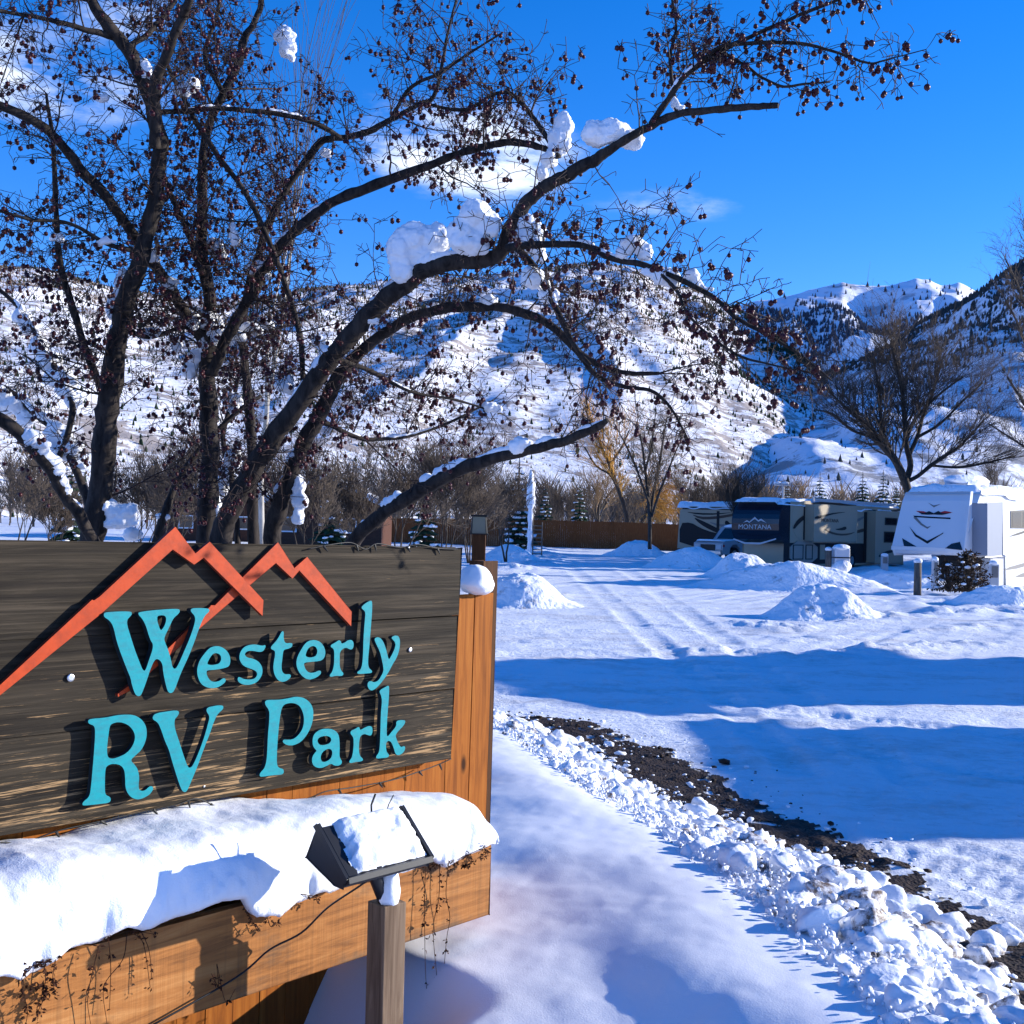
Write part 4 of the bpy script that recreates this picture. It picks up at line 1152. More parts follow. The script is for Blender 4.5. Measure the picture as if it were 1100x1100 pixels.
for kind, pts, d0, d1, dens, tl in LIMBS:
    n = len(pts)
    ctrl = []
    for i, (x, y, w) in enumerate(pts):
        t = i / (n - 1)
        dd = d0 + (d1 - d0) * t
        q = P(x, y, dd); ctrl.append((q.x, q.y, q.z, w * .5 / F_PX * dd))
    sp = spline(ctrl, 7)
    rd = sp[:, 3].copy()
    pos = sp[:, :3]
    jit = np.stack([fbm(np.arange(len(pos)) * .35, k * 7.3 + d0 * 9, 0, 2, 81 + k) for k in range(3)], 1) * (rd * .22)[:, None]
    pos = pos + jit
    rd = np.maximum(rd * (1 + .10 * fbm(np.arange(len(rd)) * .7, d0 * 5, 0, 2, 85)), .0012)
    b = B(); b.tube(pos, rd, 10 if rd.max() > .03 else 7)
    b.build(kind, M_BARK, crab, smooth=True)
    LIMB3.append((pos, rd))
    seg = np.linalg.norm(np.diff(pos, axis=0), axis=1); L = seg.sum()
    cum = np.concatenate([[0], np.cumsum(seg)])
    if pts[0][0] < 300 and pts[0][2] > 8: dens *= .62
    if pts[0][0] > 540: dens *= 1.6
    nb_ = int(L * 19.0 * dens)
    if pts[0][2] <= 8:
        for k in range(len(pos)):
            if rd[k] < .010:
                for _ in range(3): tips.append((Vector(pos[k]), 2))
    for k in range(nb_):
        s_ = r.uniform(.06, 1.0) * L
        i = min(int(np.searchsorted(cum, s_)), len(pos) - 1); i = max(i, 1)
        p = Vector(pos[i])
        if p.z < 1.75: continue
        t = Vector(pos[i] - pos[i-1]).normalized()
        side = t.cross(rv(1))
        if side.length < .1: continue
        d = t * .35 + side.normalized() + Vector((0, 0, .25))
        fr = s_ / L
        l_ = r.uniform(.14, .62) * tl * (1.0 - .45 * fr * (1 if tl < .8 else .3))
        if fr > .96: d = t + rv(.3)
        grow(p, d, l_, min(rd[i] * .55, .0015 + l_ * .0085), 1 if l_ > .22 else 2, tw, 1.0)
print('tips', len(tips), 'twig verts', tw.n)
tw.build('twigs', [M_BARK, M_TWIG], crab, smooth=True, kind='stuff')

# fruit: the hundred nearest as parts, the rest as one mesh
br = random.Random(4)
fruit = []
clump = B()
for p, lvl in tips:
    # sparser in places, heavy in clusters
    c = float(vnoise(p.x * 2.2, p.z * 2.2, p.y * 1.5, 91))
    if br.random() > .115 + .07 * c + (.03 if p.x > .1 else 0): continue
    k = br.choice([1, 1, 1, 2, 3])
    for _ in range(k):
        e = p + Vector((br.gauss(0, .010), br.gauss(0, .010), -br.uniform(.014, .038)))
        clump.tube([p, (p + e) * .5 + Vector((0, 0, .003)), e], .0012, 3, cap=False)
        fruit.append((e - Vector((0, 0, .006)), br.uniform(.0088, .0132)))
clump.build('fruit_stalks', M_TWIG, crab, kind='stuff')
def vis(f):
    q = CM.transposed() @ (f[0] - EYE)
    if q.z > -.1: return 9e9
    x, y = 550 + F_PX * q.x / -q.z, 550 - F_PX * q.y / -q.z
    return -q.z if (0 < x < 1100 and 0 < y < 560) else 9e9
fruit.sort(key=vis)
V, F = ico(2)
me0 = None
for i, (c, rad_) in enumerate(fruit[:100]):
    if me0 is None:
        b = B(); W = V.copy(); W[:, 2] *= 1.06
        W[:, :] *= 1.0
        b.add(W * 1.0 + np.array(base)*0, F)
        b.tube([(0, 0, -1.0), (0, 0, -1.22)], [.22, .16], 5)
        o = b.build('berry', M_BERRY, crab, smooth=True, world=False); me0 = o.data
    else:
        o = bpy.data.objects.new('berry', me0); scene.collection.objects.link(o); o.parent = crab
    o.location = tuple(c - Vector((base.x, base.y, 0))); o.scale = (rad_,) * 3
    o.rotation_euler = (br.uniform(-.5, .5), br.uniform(-.5, .5), 0)
V1, F1 = ico(1)
b = B()
for c, rad_ in fruit[100:]:
    if not (c.z > 1.2): continue
    b.add(V1 * rad_ * np.array([1, 1, 1.08]) + np.array(c), F1)
b.build('berries', M_BERRY, crab, smooth=True, kind='stuff')
print('fruit', len(fruit))

# snow lodged in the branches (parts of the tree)
def tdepth(px, py):
    """depth of the traced limb nearest to this pixel"""
    best = (1e9, 6.0)
    for pos, rd in LIMB3:
        for k in range(0, len(pos), 2):
            q = CM.transposed() @ (Vector(pos[k]) - EYE)
            x, y = 550 + F_PX * q.x / -q.z, 550 - F_PX * q.y / -q.z
            d = (x - px)**2 + (y - py)**2
            if d < best[0]: best = (d, pos[k][1])
    return best[1]
M_SNOWT = snow_mat('tree_snow', 90, .002, lump=10, ld=.005)
CLT = bpy.data.textures.new('snow_lumps', 'CLOUDS'); CLT.noise_scale = .055; CLT.noise_depth = 2
CLF = bpy.data.textures.new('snow_grain', 'CLOUDS'); CLF.noise_scale = .014; CLF.noise_depth = 2
def clumpsnow(blobs, seed=0, dd=0):
    """blobs: (px, py, rx px, ry px) merged visually into one lump"""
    dep = tdepth(blobs[0][0], blobs[0][1]) + dd
    b = B()
    V, F = ico(3)
    for k, (x, y, rx, ry) in enumerate(blobs):
        c = P(x, y, dep)
        s = dep / F_PX
        d = fbm(V[:,0]*1.4 + seed*2.7 + k, V[:,1]*1.4, V[:,2]*1.4, 2, 95)
        W = V * (1 + .20 * d)[:, None]
        W = W * np.array([rx * s, min(rx, ry) * s * .9, ry * s]) * 1.04
        # a slightly flatter underside
        W[:, 2] = np.where(W[:, 2] < 0, W[:, 2] * .85, W[:, 2])
        b.add(W + np.array(c), F)
    o = b.build('snow_clump', M_SNOWT, crab, smooth=True)
    m = o.modifiers.new('merge', 'REMESH'); m.mode = 'VOXEL'; m.voxel_size = .0075; m.use_smooth_shade = True
    m = o.modifiers.new('soften', 'SMOOTH'); m.factor = .5; m.iterations = 5
    m = o.modifiers.new('lumps', 'DISPLACE'); m.texture = CLT; m.texture_coords = 'GLOBAL'; m.strength = .028; m.mid_level = .5
    m = o.modifiers.new('grain', 'DISPLACE'); m.texture = CLF; m.texture_coords = 'GLOBAL'; m.strength = .014; m.mid_level = .5
SN = [
 [(305,40,12,11),(309,52,9,12),(313,62,4,6)], [(197,98,10,8),(207,93,7,9)], [(156,76,8,13)], [(110,105,8,5)],
 [(606,136,11,14),(600,155,13,16),(590,172,10,10),(582,186,7,8)], [(640,146,15,14),(657,143,20,14),(672,150,16,11),(684,152,8,9)],
 [(430,270,15,24),(448,255,20,16),(468,258,16,18),(452,275,22,14),(432,292,14,14)], [(512,232,18,18),(525,243,14,16),(495,250,14,18),(505,262,22,14)],
 [(568,240,12,12),(572,256,14,20),(560,262,12,16),(580,276,8,12)], [(572,300,14,12),(590,318,12,10)],
 [(680,262,16,9),(670,271,10,6),(692,270,8,10)], [(700,293,14,6),(715,298,15,9),(724,303,8,7)], [(743,296,9,7),(750,305,8,5),(760,311,10,4)], [(724,110,5,7),(730,117,7,5)],
 [(232,268,11,12),(240,276,6,6)], [(250,248,5,13),(253,258,5,8)], [(224,345,13,12),(232,358,10,14),(222,372,10,10)], [(203,340,10,7),(208,348,7,8)],
 [(205,398,8,11),(212,385,9,9)], [(343,368,10,8),(350,377,9,8)], [(365,380,7,5)], [(120,330,6,16),(127,312,5,14),(132,298,5,10)],
 [(22,340,8,9),(32,352,9,8),(28,346,8,10)], [(42,372,10,11),(52,388,14,12),(62,405,16,12)], [(72,418,12,12),(78,428,8,12)],
 [(68,470,13,9),(72,484,20,14),(58,480,10,14)], [(12,436,16,11),(30,450,12,9),(0,425,14,10)], [(112,545,13,9),(130,552,17,9),(124,562,22,7),(142,546,7,6)],
 [(250,495,9,13),(244,510,9,14),(238,525,8,12)], [(320,522,8,12),(322,540,9,10),(320,556,7,10)], [(306,415,9,9),(311,408,6,6)], [(250,438,7,9)],
 [(368,372,6,4),(380,356,8,5),(394,338,10,6),(408,322,11,7),(420,308,9,7)], [(440,112,7,4)], [(142,575,10,8)], [(400,345,8,5)],
 [(230,545,7,15),(226,562,6,10)], [(350,165,6,5)], [(85,500,8,6)], [(190,372,6,8)],
]
for k, bl in enumerate(SN): clumpsnow(bl, k)
q4 = random.Random(21); cnt = 0
while cnt < 22:
    pos, rd = LIMB3[q4.randrange(len(LIMB3))]; k = q4.randrange(3, len(pos))
    v = CM.transposed() @ (Vector(pos[k]) - EYE); x, y = 550 + F_PX * v.x / -v.z, 550 - F_PX * v.y / -v.z
    if not (10 < x < 560 and 230 < y < 570): continue
    cnt += 1; s_ = q4.uniform(5, 10); rp = rd[k] * F_PX / pos[k][1]
    clumpsnow([(x, y - rp * .8 - s_ * .3, s_ * 1.2, s_ * .8), (x + q4.uniform(-1, 1) * s_ * 1.3, y - rp * .7, s_ * .9, s_ * .7), (x + q4.uniform(-1, 1) * s_ * 1.6, y - rp * .5 + q4.uniform(-3, 5), s_ * .7, s_ * .55)], 60 + cnt)
# thin snow riding along the top of limbs
def ridge_snow(li, f0, f1, th, seed):
    pos, rd = LIMB3[li]
    n = len(pos); a, e = int(f0 * n), int(f1 * n)
    m_ = (e - a) * 5
    ti = np.linspace(a, e - 1, m_)
    p = np.stack([np.interp(ti, np.arange(n), pos[:, k]) for k in range(3)], 1); rr_ = np.interp(ti, np.arange(n), rd)
    nz_ = .5 + .5 * fbm(ti * .45, seed, 0, 3, 97) + .28 * vnoise(ti * 2.3, seed, 0, 98)
    env = np.sin(np.linspace(0, math.pi, m_))**.35 * np.clip(.35 + fbm(ti * .3, seed + 5, 0, 2, 99) * 1.6 + .6, .12, 1)
    ww = np.maximum(rr_ * (.70 + th * nz_) * env, .001)
    p[:, 2] += rr_ * .72 + ww * .22
    p[:, 0] += .15 * rr_ * vnoise(ti * 1.1, seed + 9, 0, 96)
    b = B(); b.tube(p, ww, 9)
    b.build('snow_ridge', M_SNOWT, crab, smooth=True)
names = LIMBS
ridge_snow(18, .28, .60, .55, 1.0); ridge_snow(18, .60, .96, .35, 2.0)
ridge_snow(6, .20, .36, .15, 3.0); ridge_snow(6, .38, .47, .35, 3.5)
ridge_snow(19, .42, .95, .9, 4.0); ridge_snow(20, .3, .9, .8, 5.0); ridge_snow(21, .3, .8, 1.2, 6.0)
ridge_snow(14, .30, .42, .3, 7.0); ridge_snow(11, .05, .5, .2, 8.0); ridge_snow(17, .25, .45, .2, 9.0)

ridge_snow(0, .30, .45, .1, 10.); ridge_snow(17, .05, .22, .3, 11.); ridge_snow(14, .12, .28, .2, 12.); ridge_snow(7, .1, .4, .3, 13.)
ridge_snow(23, .2, .9, .4, 14.); ridge_snow(3, .30, .36, .2, 15.); ridge_snow(33, .2, .7, .7, 16.); ridge_snow(34, .2, .8, .7, 17.); ridge_snow(12, .2, .7, .4, 18.)
# ------------------------------------------------------------------ mountains
def rockmat(name, snowc, brushc, thr, sc, stretch=1.0, dens=.6, streak=0):
    m = mat(name, snowc, .8, spec=.1); n = N(m)
    v = n.coord((1, 1, stretch))
    a = n.noise(v, sc, 8, .68); c = n.noise(v, sc * .12, 4, .6)
    f = n.math('ADD', n.math('MULTIPLY', a, .75), n.math('MULTIPLY', c, .35))
    fr = n.ramp(f, [(thr, (0,0,0)), (thr + .05, (1,1,1))])
    col = n.mix(n.math('MULTIPLY', fr, dens), snowc, brushc)
    n.color(col); n.bump(a, 6, .5)
    return m
M_HILL1 = rockmat('brushy_snow_hill', (.86,.86,.88), (.19,.125,.08), .56, .08, 2.4, .72)
M_HILL2 = rockmat('forested_hill', (.84,.85,.90), (.085,.075,.06), .55, .035, 2.0, .7)
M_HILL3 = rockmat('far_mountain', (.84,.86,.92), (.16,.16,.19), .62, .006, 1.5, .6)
HILLS = {}
def hill(name, ridge_px, dr, df, m, label, seed, z0=0.0, gully=22, nu=420, nv=150, pw=.85, gw=.006, back=.25, foot_px=None):
    R_ = np.array(ridge_px, float)
    xs = np.linspace(R_[0, 0], R_[-1, 0], nu)
    ys = np.interp(xs, R_[:, 0], R_[:, 1])
    dr = dr(xs) if callable(dr) else np.full(nu, float(dr))
    P3 = np.array([tuple(P(x, y, d)) for x, y, d in zip(xs, ys, dr)])
    vs = np.concatenate([np.linspace(0, 1, nv), 1 + np.linspace(0, back, 12)[1:]])
    U, V_ = np.meshgrid(np.arange(nu), vs)
    az = P3[:, 0] / dr
    dU = dr[U]; depth = df * dU / dU.mean() + (dU - df * dU / dU.mean()) * V_
    X = az[U] * depth * 1.0
    Y = depth
    zr = P3[:, 2][U]
    prof = np.where(V_ <= 1, np.clip(V_, 0, 1)**pw, 1 - (V_ - 1) * 1.6)
    Z = z0 + (zr - z0) * prof
    amp = gully * np.sin(np.clip(V_, 0, 1) * math.pi)**.7 * (1 - np.clip(V_ - .93, 0, .07) / .07 * .9) * dU / dU.mean()
    g1 = 1 - np.abs(fbm(X * gw, Y * gw * .28, 0, 4, seed)) * 1.7
    Z = Z + amp * (g1 * 1.0 - .35) + amp * .35 * fbm(X * gw * 3, Y * gw * 2, 0, 4, seed + 5)
    Z = Z + (dU / F_PX) * 2.2 * fbm(X * gw * 4, Y * gw, 0, 3, seed + 9) * (np.clip(V_, 0, 1))
    nn_ = nu
    ii, jj = np.meshgrid(np.arange(len(vs) - 1), np.arange(nu - 1), indexing='ij')
    Fq = np.stack([ii*nn_+jj, ii*nn_+jj+1, (ii+1)*nn_+jj+1, (ii+1)*nn_+jj], -1).reshape(-1, 4)
    b = B(); b.add(np.stack([X, Y, Z], -1).reshape(-1, 3), Fq)
    b.build(name, m, smooth=True, base=False, kind='structure', label=label)
    HILLS[seed] = (X, Y, Z, V_)
    return X, Y, Z, V_
H1 = [(-900,330),(-500,300),(-200,268),(-60,284),(0,287),(40,289),(75,296),(110,306),(150,315),(200,322),(260,322),(320,314),(380,306),(440,300),(500,298),(540,295),(600,286),(645,284),(690,290),(715,300),(760,318),(800,340),(840,368),(870,390),(895,412),(905,428),(880,450),]
H1 = [(-900,330),(-500,300),(-200,268),(-60,284),(0,287),(40,289),(75,296),(110,306),(150,315),(200,322),(260,322),(320,314),(380,306),(440,300),(500,298),(540,295),(600,286),(645,284),(690,290),(715,300),(760,318),(800,340),(840,368),(870,390),(895,415),(915,440),(940,470),(975,510),(1010,545)]
hill('hill', H1, lambda x: np.interp(x, [-900, 1010], [620, 2300]), 340, M_HILL1, 'bright sunlit snowy hill speckled with brush on the left', 101, 0, 7, 560, 190, .85, .010)
H3 = [(560,420),(700,352),(760,338),(800,326),(830,322),(862,314),(880,311),(905,303),(925,308),(940,309),(965,302),(985,297),(1000,300),(1012,306),(1030,304),(1048,314),(1080,340),(1200,380),(1500,420)]
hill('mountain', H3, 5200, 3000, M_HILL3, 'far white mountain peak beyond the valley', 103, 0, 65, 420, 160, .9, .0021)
H2 = [(560,545),(640,530),(720,505),(780,480),(820,452),(850,430),(880,410),(905,398),(935,383),(960,370),(985,352),(1010,338),(1035,325),(1060,308),(1085,290),(1120,270),(1200,235),(1400,200),(1900,220)]
hill('hill', H2, lambda x: np.interp(x, [560, 1900], [1150, 3600]), 560, M_HILL2, 'dark wooded hill with a snowy lower face on the right', 102, 0, 20, 460, 190, .85, .008)

# conifers scattered over the slopes: far too many to count
def scatter(name, seed, n, dens, h0, h1, m, label, lo=0.0, hi=1.0, pick=None):
    X, Y, Z, V_ = HILLS[seed]
    q = np.random.default_rng(seed * 3)
    k = 0; b = B()
    nv, nu = X.shape
    C = []
    while len(C) < n and k < 60:
        k += 1
        i = q.random(n) * (nv - 13); j = q.random(n) * (nu - 1)
        a, c = i.astype(int), j.astype(int); fa, fc = i - a, j - c
        def L(A): return (A[a, c]*(1-fa)*(1-fc) + A[a+1, c]*fa*(1-fc) + A[a, c+1]*(1-fa)*fc + A[a+1, c+1]*fa*fc)
        x, y, z, v = L(X), L(Y), L(Z), L(V_)
        px = 550 + F_PX * x / y; py = 566 + .0227 * (px - 550) - F_PX * (z - 1.7) / y
        keep = (q.random(n) < dens(px, py, v, x, y)) & (px > -80) & (px < 1180)
        for t in np.nonzero(keep)[0]:
            C.append((x[t], y[t], z[t]))
    C = np.array(C[:n]); m_ = len(C)
    hh = q.uniform(h0, h1, m_) * np.clip(C[:, 1] / 1500, .45, 1.25) * np.where(q.random(m_) < .3, .6, 1); ww = hh * q.uniform(.17, .27, m_)
    ks = 6
    th = np.arange(ks) * 2 * math.pi / ks
    vs_ = []
    for (zf, rf) in ((.06, 1.0), (.42, .62), (.38, .78), (1.0, .0)):
        ring = np.stack([C[:, None, 0] + np.cos(th)[None] * ww[:, None] * rf * (1 + .25 * q.normal(size=(m_, ks))), C[:, None, 1] + np.sin(th)[None] * ww[:, None] * rf, C[:, None, 2] + hh[:, None] * zf + 0 * th[None] - .5], -1)
        vs_.append(ring)
    Vv = np.stack(vs_, 1).reshape(-1, 3)
    base_ = np.arange(m_)[:, None] * 4 * ks; j = np.arange(ks)[None]; j2 = (j + 1) % ks
    F1_ = np.stack([base_+j, base_+j2, base_+ks+j2, base_+ks+j], -1).reshape(-1, 4)
    F2_ = np.stack([base_+2*ks+j, base_+2*ks+j2, base_+3*ks+j2, base_+3*ks+j], -1).reshape(-1, 4)
    b.add(Vv, np.concatenate([F1_, F2_]))
    b.build(name, m, base=False, kind='stuff', label=label)
    print(name, m_)
def d_left(px, py, v, x, y):
    base_ = .03 + .06 * (py > 330)
    low = np.clip((py - 360) / 120, 0, 1) * np.clip((px - 560) / 140, 0, 1)
    rim = np.clip((px - 770) / 60, 0, 1) * .9
    cl = fbm(x * .012, y * .012, 0, 3, 111)
    return np.clip(base_ + .45 * low * (cl > .05) + rim * .8 * (cl > -.1) + .04 * (cl > .35), 0, 1)
scatter('hillside_conifers', 101, 9000, d_left, 4, 8, M_PINE, 'scattered dark conifers on the left snowy hill')
def d_brush(px, py, v, x, y):
    cl = fbm(x * .02, y * .006, 0, 4, 112)
    return np.clip(.18 + .8 * (cl > .0), 0, 1)
scatter('hillside_brush', 101, 42000, d_brush, 1.6, 4.6, M_BRUSH, 'brown brush poking through the snow on the left hill')
def d_right(px, py, v, x, y):
    line = np.interp(px, [780, 860, 900, 960, 1040, 1100], [452, 428, 424, 422, 398, 372])
    top = np.clip((line - py) / 14, 0, 1)
    cl = fbm(x * .010, y * .006, 0, 3, 113)
    return np.clip(.012 + .42 * top * (cl > -.35) + .05 * (cl > .3), 0, 1)
M_PINE2 = mat('hazed_pine', (.048,.052,.050), .9, spec=.05)  # pine with distance haze put into its colour as a paler grey
scatter('hillside_conifers', 102, 9000, d_right, 5, 9.5, M_PINE2, 'dense dark conifers on the right hill')
def d_far(px, py, v, x, y):
    cl = fbm(x * .0016, y * .0011, 0, 4, 114)
    return np.clip(.02 + .28 * (cl > .30), 0, 1) * (v > .25)
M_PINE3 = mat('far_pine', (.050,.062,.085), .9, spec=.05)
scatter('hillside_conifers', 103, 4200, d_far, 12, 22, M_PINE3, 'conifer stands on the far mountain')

# valley wood of bare cottonwoods between the lots and the hills
def wood(name, n, x0, x1, y0, y1, h0, h1, m, label, seed, k=26, dense=1.0):
    q = random.Random(seed); b = B()
    for i in range(n):
        y = q.uniform(y0, y1); px = q.uniform(x0, x1)
        x = (px - 550) / F_PX * y; h = q.uniform(h0, h1)
        z0 = .35 + .004 * max(y - 100, 0)
        z0 = min(z0, 1.2)
        b.tube([(x, y, z0 - .2), (x + q.gauss(0, .3), y, z0 + h * .45), (x + q.gauss(0, .5), y, z0 + h * .8)], [h*.016, h*.010, h*.004], 3, cap=False)
        for j in range(k):
            zz = z0 + h * q.uniform(.15, .7); a = q.uniform(0, 6.28); l = h * q.uniform(.15, .38)
            dx, dy = math.cos(a) * l * .55, math.sin(a) * l * .55
            b.tube([(x, y, zz), (x + dx*.6, y + dy*.6, zz + l * .55), (x + dx, y + dy, zz + l * q.uniform(.7, 1.1))], [h*.006, h*.0045, h*.002], 3, cap=False)
    b.build(name, m, base=False, kind='stuff', label=label)
M_WOODT = mat('tan_wood', (.26,.175,.10), .9, spec=.05)
M_WOODG = mat('grey_wood', (.12,.095,.075), .9, spec=.05)
wood('distant_wood', 330, 560, 1180, 170, 300, 7, 11, M_WOODT, 'tan bare trees massed along the valley floor', 1, 34)
wood('distant_wood', 240, 520, 1180, 150, 210, 6, 10, M_WOODG, 'grey bare trees massed along the valley floor', 2, 30)
wood('distant_wood', 170, -60, 560, 130, 260, 6, 10, M_WOODG, 'dark bare trees massed behind the crabapple', 3, 30)

# ------------------------------------------------------------------ generic trees
def bare_tree(px, pbase, y, h, label, seed, mt=None, mtw=None, stems=1, spread=.5, trunk=.35, group=None, levels=4, droop=0, kids=5, name='bare_tree', thick=.022, lean=(0, 0), cat='tree', z=None, twig=.0022):
    q = random.Random(seed)
    c = P(px, pbase, y)
    z0 = c.z if z is None else z
    o = empty(name, (c.x, c.y, z0), label, cat, group)
    b, t = B(), B()
    minr = y / F_PX * .22
    def rec(p, d, L, rad, lv):
        n = 4 if lv < 2 else 3
        pts = [p]; 
        for i in range(n):
            d = (d + Vector((q.gauss(0,.10), q.gauss(0,.10), q.gauss(0,.06) + (.06 if not droop else -droop * (lv > 1))))).normalized()
            p = p + d * L / n; pts.append(p)
        rr_ = np.linspace(rad, rad * .55, n + 1); rr_ = np.maximum(rr_, min(twig * 3, minr))
        (b if lv < 2 else t).tube(pts, rr_, 6 if lv < 1 else (4 if lv < 3 else 3), 0, cap=False)
        if lv >= levels: return
        m = kids if lv else max(3, kids - 1)
        for i in range(m + (2 if lv >= levels - 2 else 0)):
            k = q.randint(max(1, n - 3 + (1 if lv == 0 else 0)), n) if i else n
            ax = Vector((q.gauss(0,1), q.gauss(0,1), q.gauss(0,.4))).normalized()
            sp_ = spread * q.uniform(.5, 1.25) * (.5 if i == 0 else 1)
            nd = (d + ax * sp_ * 1.15 + Vector((0, 0, .10))).normalized()
            rec(pts[k], nd, L * q.uniform(.52, .86), rr_[k] * q.uniform(.5, .72), lv + 1)
    for s in range(stems):
        a = q.uniform(0, 6.28)
        d = Vector((lean[0] + math.cos(a) * .20 * (stems > 1), lean[1] + math.sin(a) * .2 * (stems > 1), 1))
        rec(Vector((c.x + math.cos(a) * .1 * (stems > 1), c.y, z0 - .15)), d, h * trunk * q.uniform(.85, 1.1), h * thick / math.sqrt(stems), 0)
    b.build('trunk', mt or M_BARK2, o, smooth=True); t.build('crown', mtw or M_TWIG2, o, smooth=True)
    return o
def tree_at(px, pbase, ptop, y, label, seed, **kw):
    h = (pbase - ptop) / F_PX * y
    return bare_tree(px, pbase, y, h, label, seed, **kw)

def spruce(px, pbase, ptop, y, label, seed, group=None, snow=.5, wide=.42, name='spruce_tree'):
    q = random.Random(seed); c = P(px, pbase, y); h = (pbase - ptop) / F_PX * y
    o = empty(name, (c.x, c.y, c.z), label, 'tree', group)
    b = B(); b.tube([(c.x, c.y, c.z - .1), (c.x, c.y, c.z + h * .97)], [h*.02, h*.004], 6); b.build('trunk', M_BARK2, o)
    f, s = B(), B()
    tiers = int(11 + h)
    for i in range(tiers):
        t = i / tiers; zz = c.z + h * (.06 + .92 * t); R = h * wide * .5 * (1 - t)**.85 * q.uniform(.8, 1.12) + .05
        nb_ = int(7 + 7 * (1 - t))
        for j in range(nb_):
            a = 6.283 * (j + q.random() * .7) / nb_; r_ = R * q.uniform(.65, 1.15)
            dx, dy = math.cos(a), math.sin(a); px_, py_ = -dy, dx
            w = r_ * .30; dz = -r_ * q.uniform(.22, .42)
            p0 = (c.x, c.y, zz); tip = (c.x + dx*r_, c.y + dy*r_, zz + dz)
            mid = (c.x + dx*r_*.55, c.y + dy*r_*.55, zz + dz*.35)
            V = [p0, (mid[0]+px_*w, mid[1]+py_*w, mid[2]-.10*r_), tip, (mid[0]-px_*w, mid[1]-py_*w, mid[2]-.10*r_), (mid[0], mid[1], mid[2]+.05*r_), (mid[0], mid[1], mid[2]-.22*r_)]
            f.add(V, [(0,1,4),(1,2,4),(2,3,4),(3,0,4),(0,5,1),(1,5,2),(2,5,3),(3,5,0)])
            # needle sprays at the end
            for _ in range(4):
                u = q.uniform(.4, 1); bx = np.array(p0)*(1-u) + np.array(tip)*u
                e = bx + np.array([q.gauss(0,.5)*w + dx*.1*r_, q.gauss(0,.5)*w + dy*.1*r_, -q.uniform(.1,.3)*r_])
                f.add([bx, bx + np.array([px_*.06*r_, py_*.06*r_, 0]), e], [(0,1,2)])
            if q.random() < snow:
                V_, F_ = ico(1)
                cc = np.array([c.x + dx*r_*.72, c.y + dy*r_*.72, zz + dz*.50 + .03*r_])
                sz = r_ * q.uniform(.16, .30)
                s.add(V_ * (1 + .15*np.array([q.gauss(0,1) for _ in V_]))[:, None] * np.array([sz, sz, sz*.45]) + cc, F_)
    f.build('crown', M_NEEDLE, o); s.build('snow_load', M_SNOWFAR, o, smooth=True)
    return o
# ------------------------------------------------------------------ trees of the middle distance
# large bare cottonwood by the trailers, main limbs traced, the rest grown
def traced_tree(name, label, limbs, y, seed, cat='tree', tw_len=1.0, mt=None, mtw=None, n1=7.0, group=None):
    q = random.Random(seed)
    c = P(limbs[0][0][0], limbs[0][0][1], y)
    o = empty(name, (c.x, c.y, c.z), label, cat, group)
    t = B()
    def rec(p, d, L, rad, lv):
        pts = [p]
        for i in range(4):
            d = (d + Vector((q.gauss(0,.13), q.gauss(0,.13), q.gauss(0,.10) + .03))).normalized(); p = p + d * L / 4; pts.append(p)
        t.tube(pts, np.linspace(rad, rad*.5, 5), 3, cap=False)
        if lv >= 3: return
        for i in range(5 if lv < 2 else 4):
            ax = Vector((q.gauss(0,1), q.gauss(0,1), q.gauss(0,.6))).normalized()
            k = q.randint(1, 4)
            rec(pts[k], (d + ax * .75).normalized(), L * q.uniform(.4, .65), rad * .62, lv + 1)
    for li, lim in enumerate(limbs):
        ctrl = []
        oy = q.uniform(-1, 1) * .9
        for i, (x, yy, w) in enumerate(lim):
            v = P(x, yy, y + oy * i / max(1, len(lim) - 1) * 1.5); ctrl.append((*v, w * .36 / F_PX * y))
        sp = spline(ctrl, 4); b = B(); b.tube(sp[:, :3], sp[:, 3], 8)
        b.build('trunk' if li == 0 else 'limb', mt or M_BARK2, o, smooth=True)
        seg = np.linalg.norm(np.diff(sp[:, :3], axis=0), axis=1); L = seg.sum(); cum = np.concatenate([[0], np.cumsum(seg)])
        for k in range(int(L * n1 / (y / 40))):
            s_ = q.uniform(.30 if li == 0 else .15, 1) * L; i = max(1, min(int(np.searchsorted(cum, s_)), len(sp) - 1))
            tt = Vector(sp[i, :3] - sp[i-1, :3]).normalized()
            ax = Vector((q.gauss(0,1), q.gauss(0,1), q.gauss(0,.6))).normalized()
            rec(Vector(sp[i, :3]), tt * .8 + ax * .6 + Vector((0, 0, .45)), q.uniform(.5, 1.15) * tw_len * y / 50, max(sp[i, 3] * .3, .007 * y / 50), 1)
    t.build('crown', mtw or M_TWIG2, o, smooth=True)
    return o
traced_tree('cottonwood_tree', 'large bare spreading cottonwood rising behind the white trailer', [
  [(978,560,13),(976,530,12),(970,512,12),(962,495,11),(950,480,10),(938,468,8),(925,452,6),(905,435,4),(885,415,2)],
  [(972,520,10),(978,500,9),(974,480,8),(972,460,7),(970,430,6),(965,400,5),(958,375,3)],
  [(962,495,7),(950,470,6),(946,445,5),(944,420,4),(938,385,3)],
  [(976,490,7),(985,470,6),(992,445,5),(1002,420,4),(1010,395,3),(1014,380,2)],
  [(974,475,5),(980,455,5),(1000,432,4),(1020,415,3),(1035,405,2)],
  [(968,520,7),(985,512,6),(1000,500,6),(1015,490,5),(1030,480,4),(1045,465,3),(1058,450,2)],
  [(1000,500,4),(1030,502,4),(1060,497,3),(1090,490,2)],
  [(940,470,5),(915,462,4),(895,445,3),(875,440,2)],
  [(985,470,5),(1010,455,4),(1035,430,3),(1055,412,2)],
], 75, 31, tw_len=2.0, n1=10)
